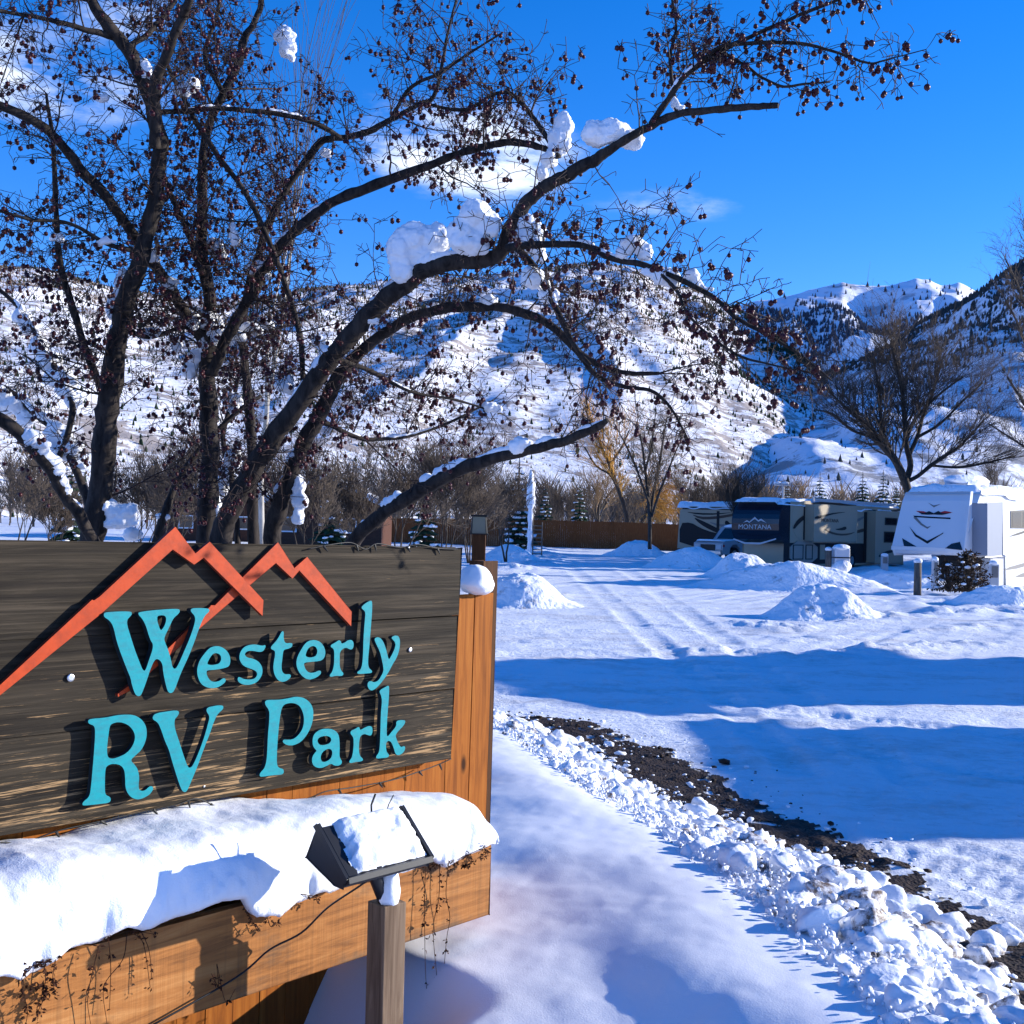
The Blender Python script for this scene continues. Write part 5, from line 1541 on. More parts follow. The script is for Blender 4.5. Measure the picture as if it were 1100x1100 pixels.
traced_tree('bare_tree', 'bare tree whose twigs reach in at the right edge above the white trailer', [
  [(1135,600,14),(1132,540,13),(1128,480,11),(1122,420,9),(1118,360,7),(1112,300,5),(1105,250,3)],
  [(1128,480,7),(1112,455,5),(1098,430,4),(1082,405,3)],
  [(1122,420,6),(1105,380,4),(1092,345,3),(1078,318,2)],
  [(1118,360,5),(1102,330,4),(1090,300,3),(1080,278,2)],
  [(1130,500,6),(1108,485,4),(1085,470,3),(1062,455,2)],
], 46, 32, tw_len=1.3, n1=7)
traced_tree('bare_tree', 'dark upright bare tree in front of the brown fence', [
  [(698,590,6),(698,560,6),(696,530,5),(693,505,4),(690,480,3),(684,455,2)],
  [(698,560,5),(702,530,4),(708,500,4),(712,475,3),(716,450,2)],
  [(700,555,4),(708,530,4),(718,505,3),(728,480,2),(736,462,1.5)],
  [(697,540,4),(688,515,3),(678,490,3),(668,470,2),(660,455,1.5)],
  [(693,505,3),(700,480,3),(702,460,2),(705,440,1.5)],
], 62, 33, tw_len=1.2, n1=6)
traced_tree('willow_tree', 'golden lit willow with hanging yellow twigs behind the brown fence', [
  [(676,580,7),(672,550,6),(664,525,6),(655,500,5),(646,480,4),(640,462,3)],
  [(664,525,4),(655,510,3),(640,500,3),(628,480,2)],
  [(655,500,4),(668,480,3),(676,462,2)],
], 95, 34, tw_len=1.6, mtw=M_TWIGY, n1=9)
tree_at(686, 580, 468, 96, 'golden yellow willow right of the lit willow behind the fence', 35, mtw=M_TWIGY, spread=.55, droop=.18, kids=6, name='willow_tree', levels=4)
tree_at(640, 580, 474, 98, 'pale golden bare tree left of the lit willow behind the fence', 36, mtw=M_WOODT, spread=.5, droop=.05, kids=6, name='willow_tree', levels=4)
TG = 'bare trees around the lots'
for i, (px, pb, pt, y, st, lab) in enumerate([
  (793, 596, 482, 64, 2, 'dark bare tree between the striped trailer and the pickup truck'),
  (812, 590, 490, 70, 2, 'bare tree right behind the cab of the pickup truck'),
  (770, 590, 500, 80, 3, 'thin bare thicket tree above the roof of the striped trailer'),
  (741, 585, 492, 85, 2, 'thin bare tree at the left end of the striped trailer'),
  (600, 585, 500, 100, 2, 'small bare tree behind the brown fence right of the pole'),
  (1068, 560, 470, 110, 1, 'bare tree far behind the roof of the white trailer')]):
    tree_at(px, pb, pt, y, lab, 40 + i, stems=st, spread=.55, kids=5, group=TG, thick=.016)
for i, (px, pt, y, st, lab) in enumerate([
  (18, 450, 26, 2, 'bare tree at the far left edge behind the crabapple'),
  (60, 480, 32, 3, 'bushy bare tree behind the leftmost crabapple stem'),
  (150, 455, 30, 3, 'bare tree in the gap between the two upright crabapple trunks'),
  (182, 440, 22, 3, 'low bare thicket tree between the crabapple trunks'),
  (330, 460, 24, 3, 'bare thicket tree right of the curved crabapple limbs'),
  (385, 470, 34, 3, 'bare thicket tree in the middle behind the curved limbs'),
  (430, 440, 28, 3, 'bare tree under the arch of the crabapple'),
  (475, 465, 26, 3, 'low bare tree above the right end of the sign'),
  (505, 470, 40, 3, 'small bare tree just left of the lantern post'),
  (545, 470, 52, 2, 'small bare tree right of the lantern post')]):
    tree_at(px, 600, pt, y, lab, 60 + i, stems=st, spread=.7, kids=5, group='bare trees behind the crabapple', thick=.012, levels=4, mtw=M_TWIG2 if i % 2 else M_WOODG)
# slender pale aspen
aspen_m = bark('pale_aspen_bark', (.30,.27,.23), (.48,.45,.40), 14, .004)
tree_at(288, 640, 95, 13, 'slender pale aspen standing behind the crabapple trunks', 80, mt=aspen_m, mtw=M_TWIG2, spread=.20, trunk=.55, kids=4, thick=.007, name='aspen_tree', levels=3)
for i, (px, pb, pt, y, lab, sn) in enumerate([
  (880, 560, 505, 95, 'snow laden spruce peak above the tan trailer roof, tallest of the row', .7),
  (845, 560, 519, 98, 'small snowy spruce behind the double lamp', .6),
  (926, 560, 505, 105, 'snowy spruce in the middle above the tan trailer roof', .5),
  (948, 560, 503, 100, 'dark snowy spruce left of the cottonwood trunk', .5),
  (962, 560, 518, 98, 'short snowy spruce touching the cottonwood trunk', .5),
  (622, 582, 518, 88, 'blue green spruce behind the middle of the brown fence', .35),
  (755, 590, 540, 84, 'small spruce behind the left end of the striped trailer', .4),
  (556, 590, 488, 70, 'dark snow dusted spruce behind the white pole', .5),
  (585, 585, 520, 92, 'small spruce right of the white pole', .4),
  (455, 600, 500, 55, 'dark spruce in the thicket above the sign', .4),
  (355, 600, 490, 60, 'dark spruce behind the arched crabapple limbs', .4),
  (75, 600, 480, 62, 'dark spruce behind the left crabapple trunk', .4),
  (985, 590, 548, 84, 'small snowy spruce behind the nose of the white trailer', .5)]):
    spruce(px, pb, pt, y, lab, 90 + i, 'snowy spruces', sn, wide=.5 if pt > 500 else .42)

# ------------------------------------------------------------------ far brown board fence
M_FARFENCE = cedar_mat('far_fence_wood', (.10,.035,.012), (.20,.075,.025), (.28,.12,.045))
ff = empty('board_fence', P(622, 583, 84), 'long low brown board fence across the far side of the lot', 'fence')
pts_f = [(380,556,583),(470,557,583),(560,558,583),(640,560,584),(725,563,588),(760,564,590)]
A = [P(x, yt, 84) for x, yt, yb in pts_f]
b = B(); q = random.Random(2)
x = A[0].x
while x < A[-1].x:
    zt_ = np.interp(x, [a.x for a in A], [a.z for a in A])
    b.box((x, 84, -.1), (x + .147, 84.03, zt_ + q.uniform(-.02, .02))); x += .15
b.build('picket_panel', M_FARFENCE, ff)
x = A[0].x
while x < A[-1].x:
    zt_ = np.interp(x, [a.x for a in A], [a.z for a in A])
    b = B(); b.box((x - .05, 83.93, -.1), (x + .05, 83.995, zt_ + .05)); b.build('post', M_FARFENCE, ff); x += 2.6

# plastered white pole with steps
pp = P(570, 583, 66)
pole = empty('utility_pole', (pp.x, pp.y, 0), 'pole plastered white with snow and climbing rungs at the fence', 'pole')
ztop = P(569, 505, 66).z; M_POLE = bark('pole_wood', (.10,.08,.065), (.2,.17,.14), 8)
b = B(); b.tube([(pp.x, pp.y, -.1), (pp.x, pp.y, ztop)], [.16, .12], 10); b.build('shaft', M_POLE, pole, smooth=True)
b = B()
pts = [(pp.x - .05 + .01*math.sin(i*1.7), pp.y - .08, .15 + (ztop - .15) * i / 24) for i in range(25)]
rr_ = [(.135 + .02*math.sin(i*1.3) + (.10 if 13 < i < 21 else 0)) * (1 if i < 24 else .3) for i in range(25)]
b.tube(pts, rr_, 10); b.build('snow_coat', M_SNOWFAR, pole, smooth=True)
for k in range(8):
    z = .25 + k * .22
    b = B(); b.tube([(pp.x + .1, pp.y, z), (pp.x + .62, pp.y, z)], .03, 5); b.build('rung', M_POLE, pole)
b = B(); b.tube([(pp.x + .62, pp.y, 0), (pp.x + .62, pp.y, 2.0)], .035, 5); b.build('rung_rail', M_POLE, pole)

# small snowy cabins beyond the thicket
M_ROOFS = M_SNOWFAR
M_LOG = cedar_mat('red_cabin_wall', (.05,.022,.014), (.10,.045,.028), (.15,.07,.045), 'x')
M_GLASS = mat('dark_window_glass', (.012,.015,.02), .1, spec=.6)
M_TRIM = mat('white_trim', (.75,.76,.78), .5)
def cabin(px, pb, y, w, d, h, label, seed, wall=None):
    c = P(px, pb, y); z0 = .1
    o = empty('cabin', (c.x, c.y, z0), label, 'cabin', 'small cabins beyond the trees')
    b = B(); b.box((c.x-w/2, c.y, z0-.2), (c.x+w/2, c.y+d, z0+h))
    for s in (0, d):
        b.poly([(c.x-w/2, c.y+s, z0+h), (c.x+w/2, c.y+s, z0+h), (c.x, c.y+s, z0+h+w*.22)], [(0,1,2)])
    b.build('wall', wall or M_LOG, o)
    b = B()
    for s in (-1, 1):
        e = .35
        x1 = c.x + s*(w/2+e); zz = z0 + h - e*.44
        V = [(c.x, c.y-e, z0+h+w*.22+.03), (x1, c.y-e, zz+.03), (x1, c.y+d+e, zz+.03), (c.x, c.y+d+e, z0+h+w*.22+.03)]
        V += [(p[0], p[1], p[2]+.32) for p in V]
        b.add(V, [(0,1,2,3),(7,6,5,4),(0,4,5,1),(1,5,6,2),(2,6,7,3),(3,7,4,0)])
    b.build('roof', M_ROOFS, o)
    for k in (-.28, .22):
        b = B(); b.box((c.x+k*w-.5, c.y-.04, z0+1.0), (c.x+k*w+.5, c.y-.005, z0+1.9)); f = b.build('window', M_TRIM, o)
        b = B(); b.box((c.x+k*w-.42, c.y-.05, z0+1.08), (c.x+k*w+.42, c.y-.042, z0+1.82)); b.build('pane', M_GLASS, f)
    return o
cabin(345, 590, 70, 7, 6, 2.6, 'red brown cabin with snowy roof behind the arched limbs', 1)
cabin(235, 590, 80, 8, 6, 2.6, 'wide brown cabin with snowy roof behind the main crabapple stems', 3)

# ------------------------------------------------------------------ trailers
M_TAN = mat('tan_gelcoat', (.36,.30,.21), .35, spec=.4)
M_TAN2 = mat('darker_tan_panel', (.30,.27,.22), .4, spec=.4)
M_NAVY = mat('navy_gelcoat', (.007,.009,.018), .22, spec=.5)
M_BLACK = mat('black_trim', (.010,.010,.012), .5, spec=.3)
M_GREY = mat('grey_graphic', (.18,.17,.16), .4)
M_BROWNG = mat('brown_graphic', (.07,.045,.032), .4)
M_WHITE = mat('white_gelcoat', (.60,.62,.66), .35, spec=.45)
M_SILV = mat('silver_graphic', (.45,.46,.48), .4)
M_RED = mat('red_graphic', (.45,.03,.03), .4)
M_TIRE = mat('tyre_rubber', (.012,.012,.012), .8, spec=.2)
M_RIMM = mat('wheel_rim', (.45,.46,.48), .3, .8)

def text_part(txt, M, size, mt, parent, name='lettering', shear=0.0, ext=.004, sx=1.0):
    cu = bpy.data.curves.new('t', 'FONT'); cu.body = txt; cu.size = size; cu.extrude = ext; cu.shear = shear; cu.align_x = 'CENTER'
    to = bpy.data.objects.new('t', cu); scene.collection.objects.link(to)
    bpy.context.view_layer.update()
    me = bpy.data.meshes.new_from_object(to.evaluated_get(bpy.context.evaluated_depsgraph_get()))
    bpy.data.objects.remove(to)
    V = np.array([v.co[:] for v in me.vertices]); V[:, 0] *= sx
    b = B()
    M4 = np.array(M)
    b.add(V @ M4[:3, :3].T + M4[:3, 3], np.zeros((0, 3), int))
    for p in me.polygons: b.f.append((np.array([list(p.vertices)]) + 0, 0))
    bpy.data.meshes.remove(me)
    return b.build(name, mt, parent)

def rv_frame(pa, pb, ya, yb):
    """frame with x along the visible side from pixel column pa (distance ya) to pb (distance yb), -y towards the viewer"""
    a = P(pa, 575, ya); c = P(pb, 575, yb)
    d = Vector((c.x - a.x, c.y - a.y, 0)); L = d.length; d.normalize()
    M = Matrix(((d.x, -d.y, 0, a.x), (d.y, d.x, 0, a.y), (0, 0, 1, 0), (0, 0, 0, 1)))
    Mi = M.inverted(); e = Mi @ EYE
    def pix(px, py, off=0.0):
        r_ = Mi.to_3x3() @ ray(px, py); t = (-off - e.y) / r_.y
        return (e + r_ * t).x, (e + r_ * t).z
    fr = lambda x, y, o: M @ Vector((x, -o, y))
    return M, L, pix, fr
def panel(parent, name, contour, o0, o1, fr, mt, bev=0, **kw):
    b = B(); b.prism(contour, o0, o1, fr)
    o = b.build(name, mt, parent, **kw)
    if bev: bevel(o, bev, 2)
    return o
def rect(pix, x0, y0, x1, y1, off):
    a = pix(x0, y0, off); c = pix(x1, y1, off)
    return [(a[0], c[1]), (c[0], c[1]), (c[0], a[1]), (a[0], a[1])]
def wheel(parent, M, x, y, z, R, w=.24):
    b = B(); 
    ring = [(R*math.cos(t), R*math.sin(t)) for t in np.linspace(0, 2*math.pi, 28, endpoint=False)]
    b.prism(ring, -w/2, w/2, lambda a, c, o: M @ Vector((x + a, y - o, z + c)))
    t = b.build('wheel', M_TIRE, parent); bevel(t, .03, 2)
    ring = [(R*.58*math.cos(u), R*.58*math.sin(u)) for u in np.linspace(0, 2*math.pi, 20, endpoint=False)]
    b = B(); b.prism(ring, w/2 + .002, w/2 + .02, lambda a, c, o: M @ Vector((x + a, y - o, z + c)))
    b.build('rim', M_RIMM, t)
def snow_slab(parent, fr, x0, x1, z, w0, w1, th, seed, name='roof_snow', sag=.12):
    """rounded snow layer; fr(x, z, off) with off from -w1 (far) to w0 (near)"""
    nx, ny = 70, 18
    b = B(); rows = []
    for j in range(ny):
        v = j / (ny - 1); o = -w1 + (w0 + w1) * v
        for i in range(nx):
            u = i / (nx - 1); x = x0 + (x1 - x0) * u
            e = min(u / .03, (1 - u) / .03, v / .12, (1 - v) / .12, 1); e = math.sqrt(max(e, 0))
            zz = z(x) if callable(z) else z
            h = th * e * (1 + .25 * float(vnoise(x * .8, o * .8, seed, 71)) + .2 * float(vnoise(x * 3, o * 3, seed, 72)))
            dr = 0
            if v > .93: dr = -sag * (.4 + .9 * max(0, float(vnoise(x * 1.6, 0, seed, 73))))
            rows.append(tuple(fr(x, zz + h + dr, o + (.02 * float(vnoise(x*2, 1, seed, 74)) if v > .9 else 0))))
    ii, jj = np.meshgrid(np.arange(ny - 1), np.arange(nx - 1), indexing='ij')
    b.add(rows, np.stack([ii*nx+jj, (ii+1)*nx+jj, (ii+1)*nx+jj+1, ii*nx+jj+1], -1).reshape(-1, 4)[:, ::-1])
    return b.build(name, M_SNOWFAR, parent, smooth=True)

# ---- tan and navy fifth wheel
M, L, pix, fr = rv_frame(848, 971, 55, 65)
rv = empty('fifth_wheel_trailer', M, 'tan fifth wheel trailer with navy nose and two slide-outs, snow on its roof', 'trailer')
roofL = pix(818, 538)[1]; roofR = pix(965, 547)[1]
zroof = roofL; W_ = 2.45
x_ = lambda p: pix(p, 560)[0]
zb = pix(900, 607)[1]; zc = pix(845, 583)[1]
body = [(x_(842), pix(842, 603)[1]), (x_(969), pix(842, 603)[1]), (x_(970), zroof), (x_(842), zroof + .02), (x_(842), zc)]
b = B()
b.prism([(.1, zb), (x_(970), zb), (x_(970), zroof), (.1, zroof)], -W_, 0, fr)
o_ = b.build('body', M_TAN, rv); bevel(o_, .06, 3)
nose_c = [(.12, zc-.05), (.12, zroof)] + [(-.28 - .75*math.sin(t), zroof - 1.0 + 1.0*math.cos(t)) for t in np.linspace(0, math.pi/2, 8)] + [(-1.02, zc + .55), (-.75, zc + .12), (-.4, zc - .05)]
b = B(); b.prism(nose_c[::-1], -W_ + .02, -.02, fr)
bevel(b.build('nose', M_NAVY, rv), .14, 3)
# tan sweep on nose side
def pp_(pts, off): return [pix(a, c, off) for a, c in pts]
panel(rv, 'side_panel', chaikin(pp_([(861,538),(874,538),(874,582),(860,581),(854,575),(851,565),(850.5,553),(853,543)], .012), 1), .003, .012, fr, M_TAN)
panel(rv, 'swoosh', chaikin(pp_([(852,566),(857,558),(866,552),(880,550),(892,552),(880,553),(866,556),(858,563),(853,569)], .03), 1), .021, .03, fr, M_BLACK)
# windows and slide-outs
s1 = panel(rv, 'slide_out', rect(pix, 875, 542, 920, 582, .5), .003, .50, fr, M_TAN, .03)
panel(rv, 'slide_side', rect(pix, 864, 544, 875, 580, .04), .014, .03, fr, M_BLACK)
s2 = panel(rv, 'slide_out', rect(pix, 941, 549, 969, 604, .5), .003, .50, fr, M_TAN, .03)
panel(rv, 'slide_side', rect(pix, 929, 550, 941, 603, .04), .003, .03, fr, M_BLACK)
for (x0, y0, x1, y1) in ((951,556,964,564.5),(950,571,963.5,583)):
    w = panel(rv, 'window', rect(pix, x0, y0, x1, y1, .52), .502, .52, fr, M_BLACK, .004)
    panel(w, 'pane', rect(pix, x0+1, y0+1, x1-1, y1-1, .525), .5205, .525, fr, M_GLASS)
def swoosh(parent, pts, off, mt):
    return panel(parent, 'swoosh', chaikin(pp_(pts, off + .008), 1), off + .002, off + .008, fr, mt)
swoosh(s1, [(875,555),(885,553),(897,550.5),(911,550),(897,552),(886,555),(876,558)], .5, M_BLACK)
swoosh(s1, [(884,567),(892,571),(902,573.5),(912,573),(920,571),(912,575),(901,575.5),(891,573)], .5, M_BROWNG)
swoosh(s1, [(896,568.5),(903,567.5),(909,565),(909.5,569),(903,570)], .5, M_BLACK)
swoosh(rv, [(912,560),(920,558),(929,554),(929,556),(921,561),(913,562)], .002, M_GREY)
swoosh(rv, [(912,572),(920,570),(929,567),(929,571),(920,573)], .002, M_BROWNG)
swoosh(s2, [(943,597),(951,592),(960,590.5),(968,590),(960,593),(952,595),(946,599)], .5, M_BLACK)
swoosh(rv, [(870,540),(890,538.5),(905,541),(925,543),(905,543.5),(888,541),(872,542.5)], .002, M_BROWNG)
swoosh(rv, [(926,546),(940,548),(955,549),(968,546),(969,548),(958,551),(940,550.5)], .002, M_BLACK)
panel(rv, 'awning', rect(pix, 874, 538.5, 963, 541.5, .1), .004, .10, fr, M_SILV)
panel(rv, 'skirt', rect(pix, 842, 583, 969, 604, .012), .002, .010, fr, M_BLACK)
# forward storage cabinet with two outlined doors
cbt = panel(rv, 'storage_locker', chaikin(rect(pix, 849, 581.5, 878, 605, .06), 1), .012, .06, fr, M_TAN2, .01)
for (x0, x1) in ((852,863),(865.5,873)):
    d_ = panel(cbt, 'locker_door', rect(pix, x0, 585, x1, 601, .07), .061, .07, fr, M_BLACK)
    c_ = rect(pix, x0+1, 586, x1-1, 600, .075)
    panel(cbt, 'locker_door', c_, .0705, .075, fr, M_TAN2)
panel(rv, 'side_panel', rect(pix, 881, 585, 886, 601, .02), .011, .02, fr, M_TAN)
for k in (-.15, .75): wheel(rv, M, pix(905 , 600)[0] + k, -.02, .40, .38)
for px_ in (848, 930):
    b = B(); xx = x_(px_); b.tube([fr(xx, zb + .02, -.5), fr(xx, -.05, -.5)], .05, 6); b.build('landing_leg', M_BLACK, rv)
snow_slab(rv, fr, -1.0, x_(971) + .05, zroof, .06, W_, .22, 1, sag=.30)
# name on nose front and on the slide-out, with the small ridge-line mark above it
FR_ = M @ Matrix(((0, 1, 0, -1.03), (-1, 0, 0, W_/2), (0, 0, 1, 0), (0, 0, 0, 1)))   # x runs across the nose, y inwards
ff2 = lambda x, y, o: FR_ @ Vector((x, -o, y))
zl_ = zroof - 1.25
text_part('MONTANA', FR_ @ Matrix.Translation((0, -.012, zl_)) @ Matrix.Rotation(math.pi/2, 4, 'X'), .30, M_SILV, rv, sx=1.12)
panel(rv, 'ridge_mark', [(-.62,zl_+.28),(-.40,zl_+.40),(-.28,zl_+.33),(0,zl_+.56),(.18,zl_+.40),(.32,zl_+.48),(.62,zl_+.28),(.32,zl_+.40),(.18,zl_+.34),(0,zl_+.48),(-.28,zl_+.28),(-.40,zl_+.34)][::-1], .002, .012, ff2, M_SILV)
panel(rv, 'nose_line', [(-1.1,zl_-.45),(-.5,zl_-.62),(.3,zl_-.62),(1.1,zl_-.40),(1.1,zl_-.46),(.3,zl_-.70),(-.5,zl_-.70),(-1.1,zl_-.52)][::-1], .002, .012, ff2, M_SILV)
Mt = M @ Matrix.Translation((pix(892, 560, .52)[0], -.512, pix(892, 561, .52)[1])) @ Matrix.Rotation(math.pi/2, 4, 'X')
text_part('MONTANA', Mt, .24, M_BROWNG, s1, sx=1.5)

# ---- striped trailer further left
M, L, pix, fr = rv_frame(733, 818, 72, 71)
rv2 = empty('travel_trailer', M, 'tan trailer with dark sweeping stripes half hidden behind the pickup at the left', 'trailer')
x_ = lambda p: pix(p, 560)[0]
zr = pix(760, 545)[1]
def pp_(pts, off): return [pix(a, c, off) for a, c in pts]
b = B(); b.prism([(x_(729), pix(760,589)[1]), (x_(818), pix(760,589)[1]), (x_(818), zr), (x_(735), zr), (x_(731), zr - .25)], -2.45, 0, fr)
bevel(b.build('body', M_TAN, rv2), .05, 2)
panel(rv2, 'roof_band', rect(pix, 733, 544.5, 818, 548.5, .03), .003, .03, fr, M_BLACK)
panel(rv2, 'lower_band', chaikin(pp_([(730,562),(742,561),(752,567),(765,572),(790,576),(818,578),(818,589),(730,589)], .02), 1), .003, .02, fr, M_BLACK)
for pts, mt in (([(742,552),(752,555),(765,555),(780,553),(797,550),(797,552),(780,556),(765,558),(752,558)], M_BROWNG),
                ([(744,555),(756,560),(768,566),(780,572),(792,577),(778,575),(764,570),(752,563)], M_BLACK),
                ([(780,558),(786,564),(795,569),(797,572),(786,570),(778,563)], M_BLACK),
                ([(735,549.5),(750,551),(770,551.5),(790,550),(770,553),(750,553)], M_BLACK),
                ([(760,560),(772,563),(790,564),(797,563),(790,566),(772,566)], M_GREY)):
    panel(rv2, 'swoosh', chaikin(pp_(pts, .01), 1), .003, .01, fr, mt)
panel(rv2, 'trim_strip', rect(pix, 770, 549, 772.5, 575, .012), .003, .012, fr, M_BLACK)
snow_slab(rv2, fr, x_(727), x_(818), zr, .06, 2.45, .34, 2, sag=.12)
for k in (0, .85): wheel(rv2, M, x_(770) + k, -.02, .40, .36)

# ---- white fifth wheel at the right: side and nose both in view
class Plane:
    def __init__(s, M):
        s.M = M; s.Mi = M.inverted(); s.R = s.Mi.to_3x3(); s.e = s.Mi @ EYE
    def pix(s, px, py, off=0.0):
        r_ = s.R @ ray(px, py); t = (-off - s.e.y) / r_.y
        return (s.e + r_ * t).x, (s.e + r_ * t).z
    def fr(s, x, y, o): return s.M @ Vector((x, -o, y))
    def pts(s, pts, off): return [s.pix(a, c, off) for a, c in pts]
cA = P(1046, 575, 38.0)
dS = Vector((math.sin(math.radians(46)), math.cos(math.radians(46)), 0))
S_P = Plane(Matrix(((dS.x, -dS.y, 0, cA.x), (dS.y, dS.x, 0, cA.y), (0, 0, 1, 0), (0, 0, 0, 1))))
M = S_P.M; fr = S_P.fr; pix = S_P.pix
rv3 = empty('fifth_wheel_trailer', M, 'white fifth wheel trailer with grey chevrons on its nose at the right edge', 'trailer')
zr = pix(1050, 528)[1]; zcap = pix(1037, 595)[1]; zbt = pix(1090, 628)[1]
xn = pix(1037, 595)[0]
Wd = 2.45
prof = [(xn, zcap + .12), (xn + .10, zcap - .06), (2.2, zcap - .10), (2.5, zbt), (11.5, zbt), (11.5, zr), (.55, zr + .02), (.30, zr - .06), (.12, zr - .30)]
b = B(); b.prism(prof, -Wd, 0, fr); bevel(b.build('body', M_WHITE, rv3), .07, 3)
# plane of the raked nose
pA = fr(xn, zcap + .12, 0); pB = fr(.12, zr - .30, 0)
up = (pB - pA).normalized(); xr = S_P.M.to_3x3() @ Vector((0, -1, 0)); xr = xr.normalized()
yn = up.cross(xr)
if yn.dot(pA - EYE) < 0: yn = -yn
N_P = Plane(Matrix(((xr.x, yn.x, up.x, pA.x), (xr.y, yn.y, up.y, pA.y), (xr.z, yn.z, up.z, pA.z), (0, 0, 0, 1))))
nf = N_P.fr
def nose(name, pts, mt, o=.004):
    b = B(); c = N_P.pts(pts, o + .008)
    ar = sum(c[i][0]*c[(i+1)%len(c)][1] - c[(i+1)%len(c)][0]*c[i][1] for i in range(len(c)))
    if ar < 0: c = c[::-1]
    b.prism(c, o, o + .008, nf); return b.build(name, mt, rv3)
nose('chevron', [(977,566),(984,574),(996,581),(1010,574),(1013,572),(1013,573),(996,584),(983,576)], M_BLACK)
nose('chevron', [(981,556),(984,555),(990,562),(996,566),(1000,565),(996,568),(989,564)], M_GREY)
nose('chevron', [(997,540),(1003,543),(1010,541.5),(1003,545)], M_GREY)
nose('corner_glass', [(969,578),(986,588),(971,586.5)], M_GLASS)
nose('corner_glass', [(1015,589),(1022,584),(1031,582),(1034,591)], M_GLASS)
nose('red_flash', [(984,548.8),(992,549.2),(997,550.8),(991,551),(986,550)], M_RED)
nose('red_flash', [(1023,550.2),(1015,548.8),(1008,550.8),(1014,551.5),(1019,551)], M_RED)
nose('name_band', [(986,549.8),(993,551),(998,549),(1003,551.2),(1008,548.8),(1012,551.2),(1022,550.8),(1012,553),(1004,552.6),(996,552.8),(990,552.4)], M_BLACK, .013)
nose('name_band', [(981,553.8),(1000,555.0),(1021,556.0),(1021,557.6),(1000,556.6),(982,555.4)], M_NAVY)
# side features
M_SLIDE = mat('shade_toned_slide_panel', (.20,.23,.29), .45)  # blue-grey base colour paints the shaded look of the slide-out
def side(name, pts, mt, o0=.003, o1=.012, parent=None, bev=0):
    b = B(); c = S_P.pts(pts, o1)
    ar = sum(c[i][0]*c[(i+1)%len(c)][1] - c[(i+1)%len(c)][0]*c[i][1] for i in range(len(c)))
    if ar < 0: c = c[::-1]
    b.prism(c, o0, o1, fr); o = b.build(name, mt, parent or rv3)
    if bev: bevel(o, bev, 2)
    return o
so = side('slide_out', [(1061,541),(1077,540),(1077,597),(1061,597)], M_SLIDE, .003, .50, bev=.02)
side('entry_step_box', [(1064,600),(1078,600),(1078,630),(1064,630)], M_SILV, .003, .30)
w = side('window', [(1086,549),(1112,547),(1112,568),(1086,567.5)], M_BLACK, .003, .02)
side('pane', [(1087.5,550.5),(1097,550),(1097,566.5),(1087.5,566)], M_GLASS, .0205, .024, w)
side('pane', [(1099,550),(1111,549),(1111,566.8),(1099,566.4)], M_GLASS, .0205, .024, w)
side('swoosh', [(1083,577),(1092,573),(1104,569),(1104,571.5),(1093,575)], M_BLACK)
side('swoosh', [(1077,613),(1085,609),(1092,607),(1110,602),(1110,606),(1092,611)], M_GREY)
side('swoosh', [(1090,620),(1098,616),(1110,613),(1110,618),(1098,620)], M_GREY)
side('edge_trim', [(1043,528),(1045.5,528),(1038,594),(1035.5,594)], M_WHITE, .002, .03)
side('marker_light', [(1046,594),(1050,594),(1050,597),(1046,597)], M_RED, .031, .05)
for k in (0, .85, 1.7): wheel(rv3, M, 6.6 + k, -.02, .40, .38)
b = B(); b.tube([fr(1.9, zcap, -.5), fr(1.9, -.1, -.5)], .06, 6); b.build('landing_leg', M_BLACK, rv3)
b = B(); b.tube([fr(1.9, zcap, -1.95), fr(1.9, -.1, -1.95)], .06, 6); b.build('landing_leg', M_BLACK, rv3)
b = B(); b.prism([(.9, zcap - .45), (2.3, zcap - .45), (2.3, zcap - .11), (.9, zcap - .11)], -1.7, -.7, fr); b.build('hitch_box', M_BLACK, rv3)
snow_slab(rv3, fr, .30, 11.6, zr, .08, Wd + .05, .26, 3, sag=.16)
b = B(); ax = pix(1040, 520)[0]
b.prism([(1.3, zr), (3.2, zr), (3.0, zr + .42), (1.6, zr + .42)], -1.7, -.9, fr); ac = b.build('air_conditioner', M_WHITE, rv3); bevel(ac, .06, 2)
b = B(); b.prism([(2.0, zr + .16), (2.7, zr + .16), (2.7, zr + .34), (2.0, zr + .34)], -.899, -.885, fr); b.build('grille', M_GREY, ac)
b = B(); V, F = ico(3)
W = V * (1 + .15 * fbm(V[:,0]*1.6, V[:,1]*1.6, V[:,2]*1.6, 3, 77))[:, None] * np.array([1.15, .55, .22])
W = np.array([tuple(M @ Vector((2.2 + p[0], 1.3 + p[1], zr + .44 + p[2]))) for p in W]); b.add(W, F)
b.build('snow_cap', M_SNOWFAR, rv3, smooth=True)

# ---- white pickup truck, nose to the left, tucked under the tan trailer
TA = P(776, 590, 62)
ta = math.radians(40)
dT = Vector((math.cos(ta), math.sin(ta) , 0))
T_P = Plane(Matrix(((dT.x, -dT.y, 0, TA.x), (dT.y, dT.x, 0, TA.y), (0, 0, 1, hground(TA.x, TA.y) + .10), (0, 0, 0, 1))))
tM, tf = T_P.M, T_P.fr
truck = empty('pickup_truck', tM, 'white pickup truck parked nose left under the front of the tan trailer', 'pickup truck')
b = B()
b.prism([(0,.48),(.25,.42),(.55,.42),(.62,.78),(.85,.95),(1.15,.95),(1.38,.78),(1.45,.42),(4.0,.42),(4.07,.78),(4.3,.95),(4.6,.95),(4.83,.78),(4.9,.45),(5.7,.5),(5.75,1.18),(3.55,1.20),(1.55,1.18),(.25,1.10),(.02,.98)], -1.95, 0, tf)
M_TRUCK = mat('grey_white_paint', (.36,.37,.39), .4)  # even grey-white for body and cab
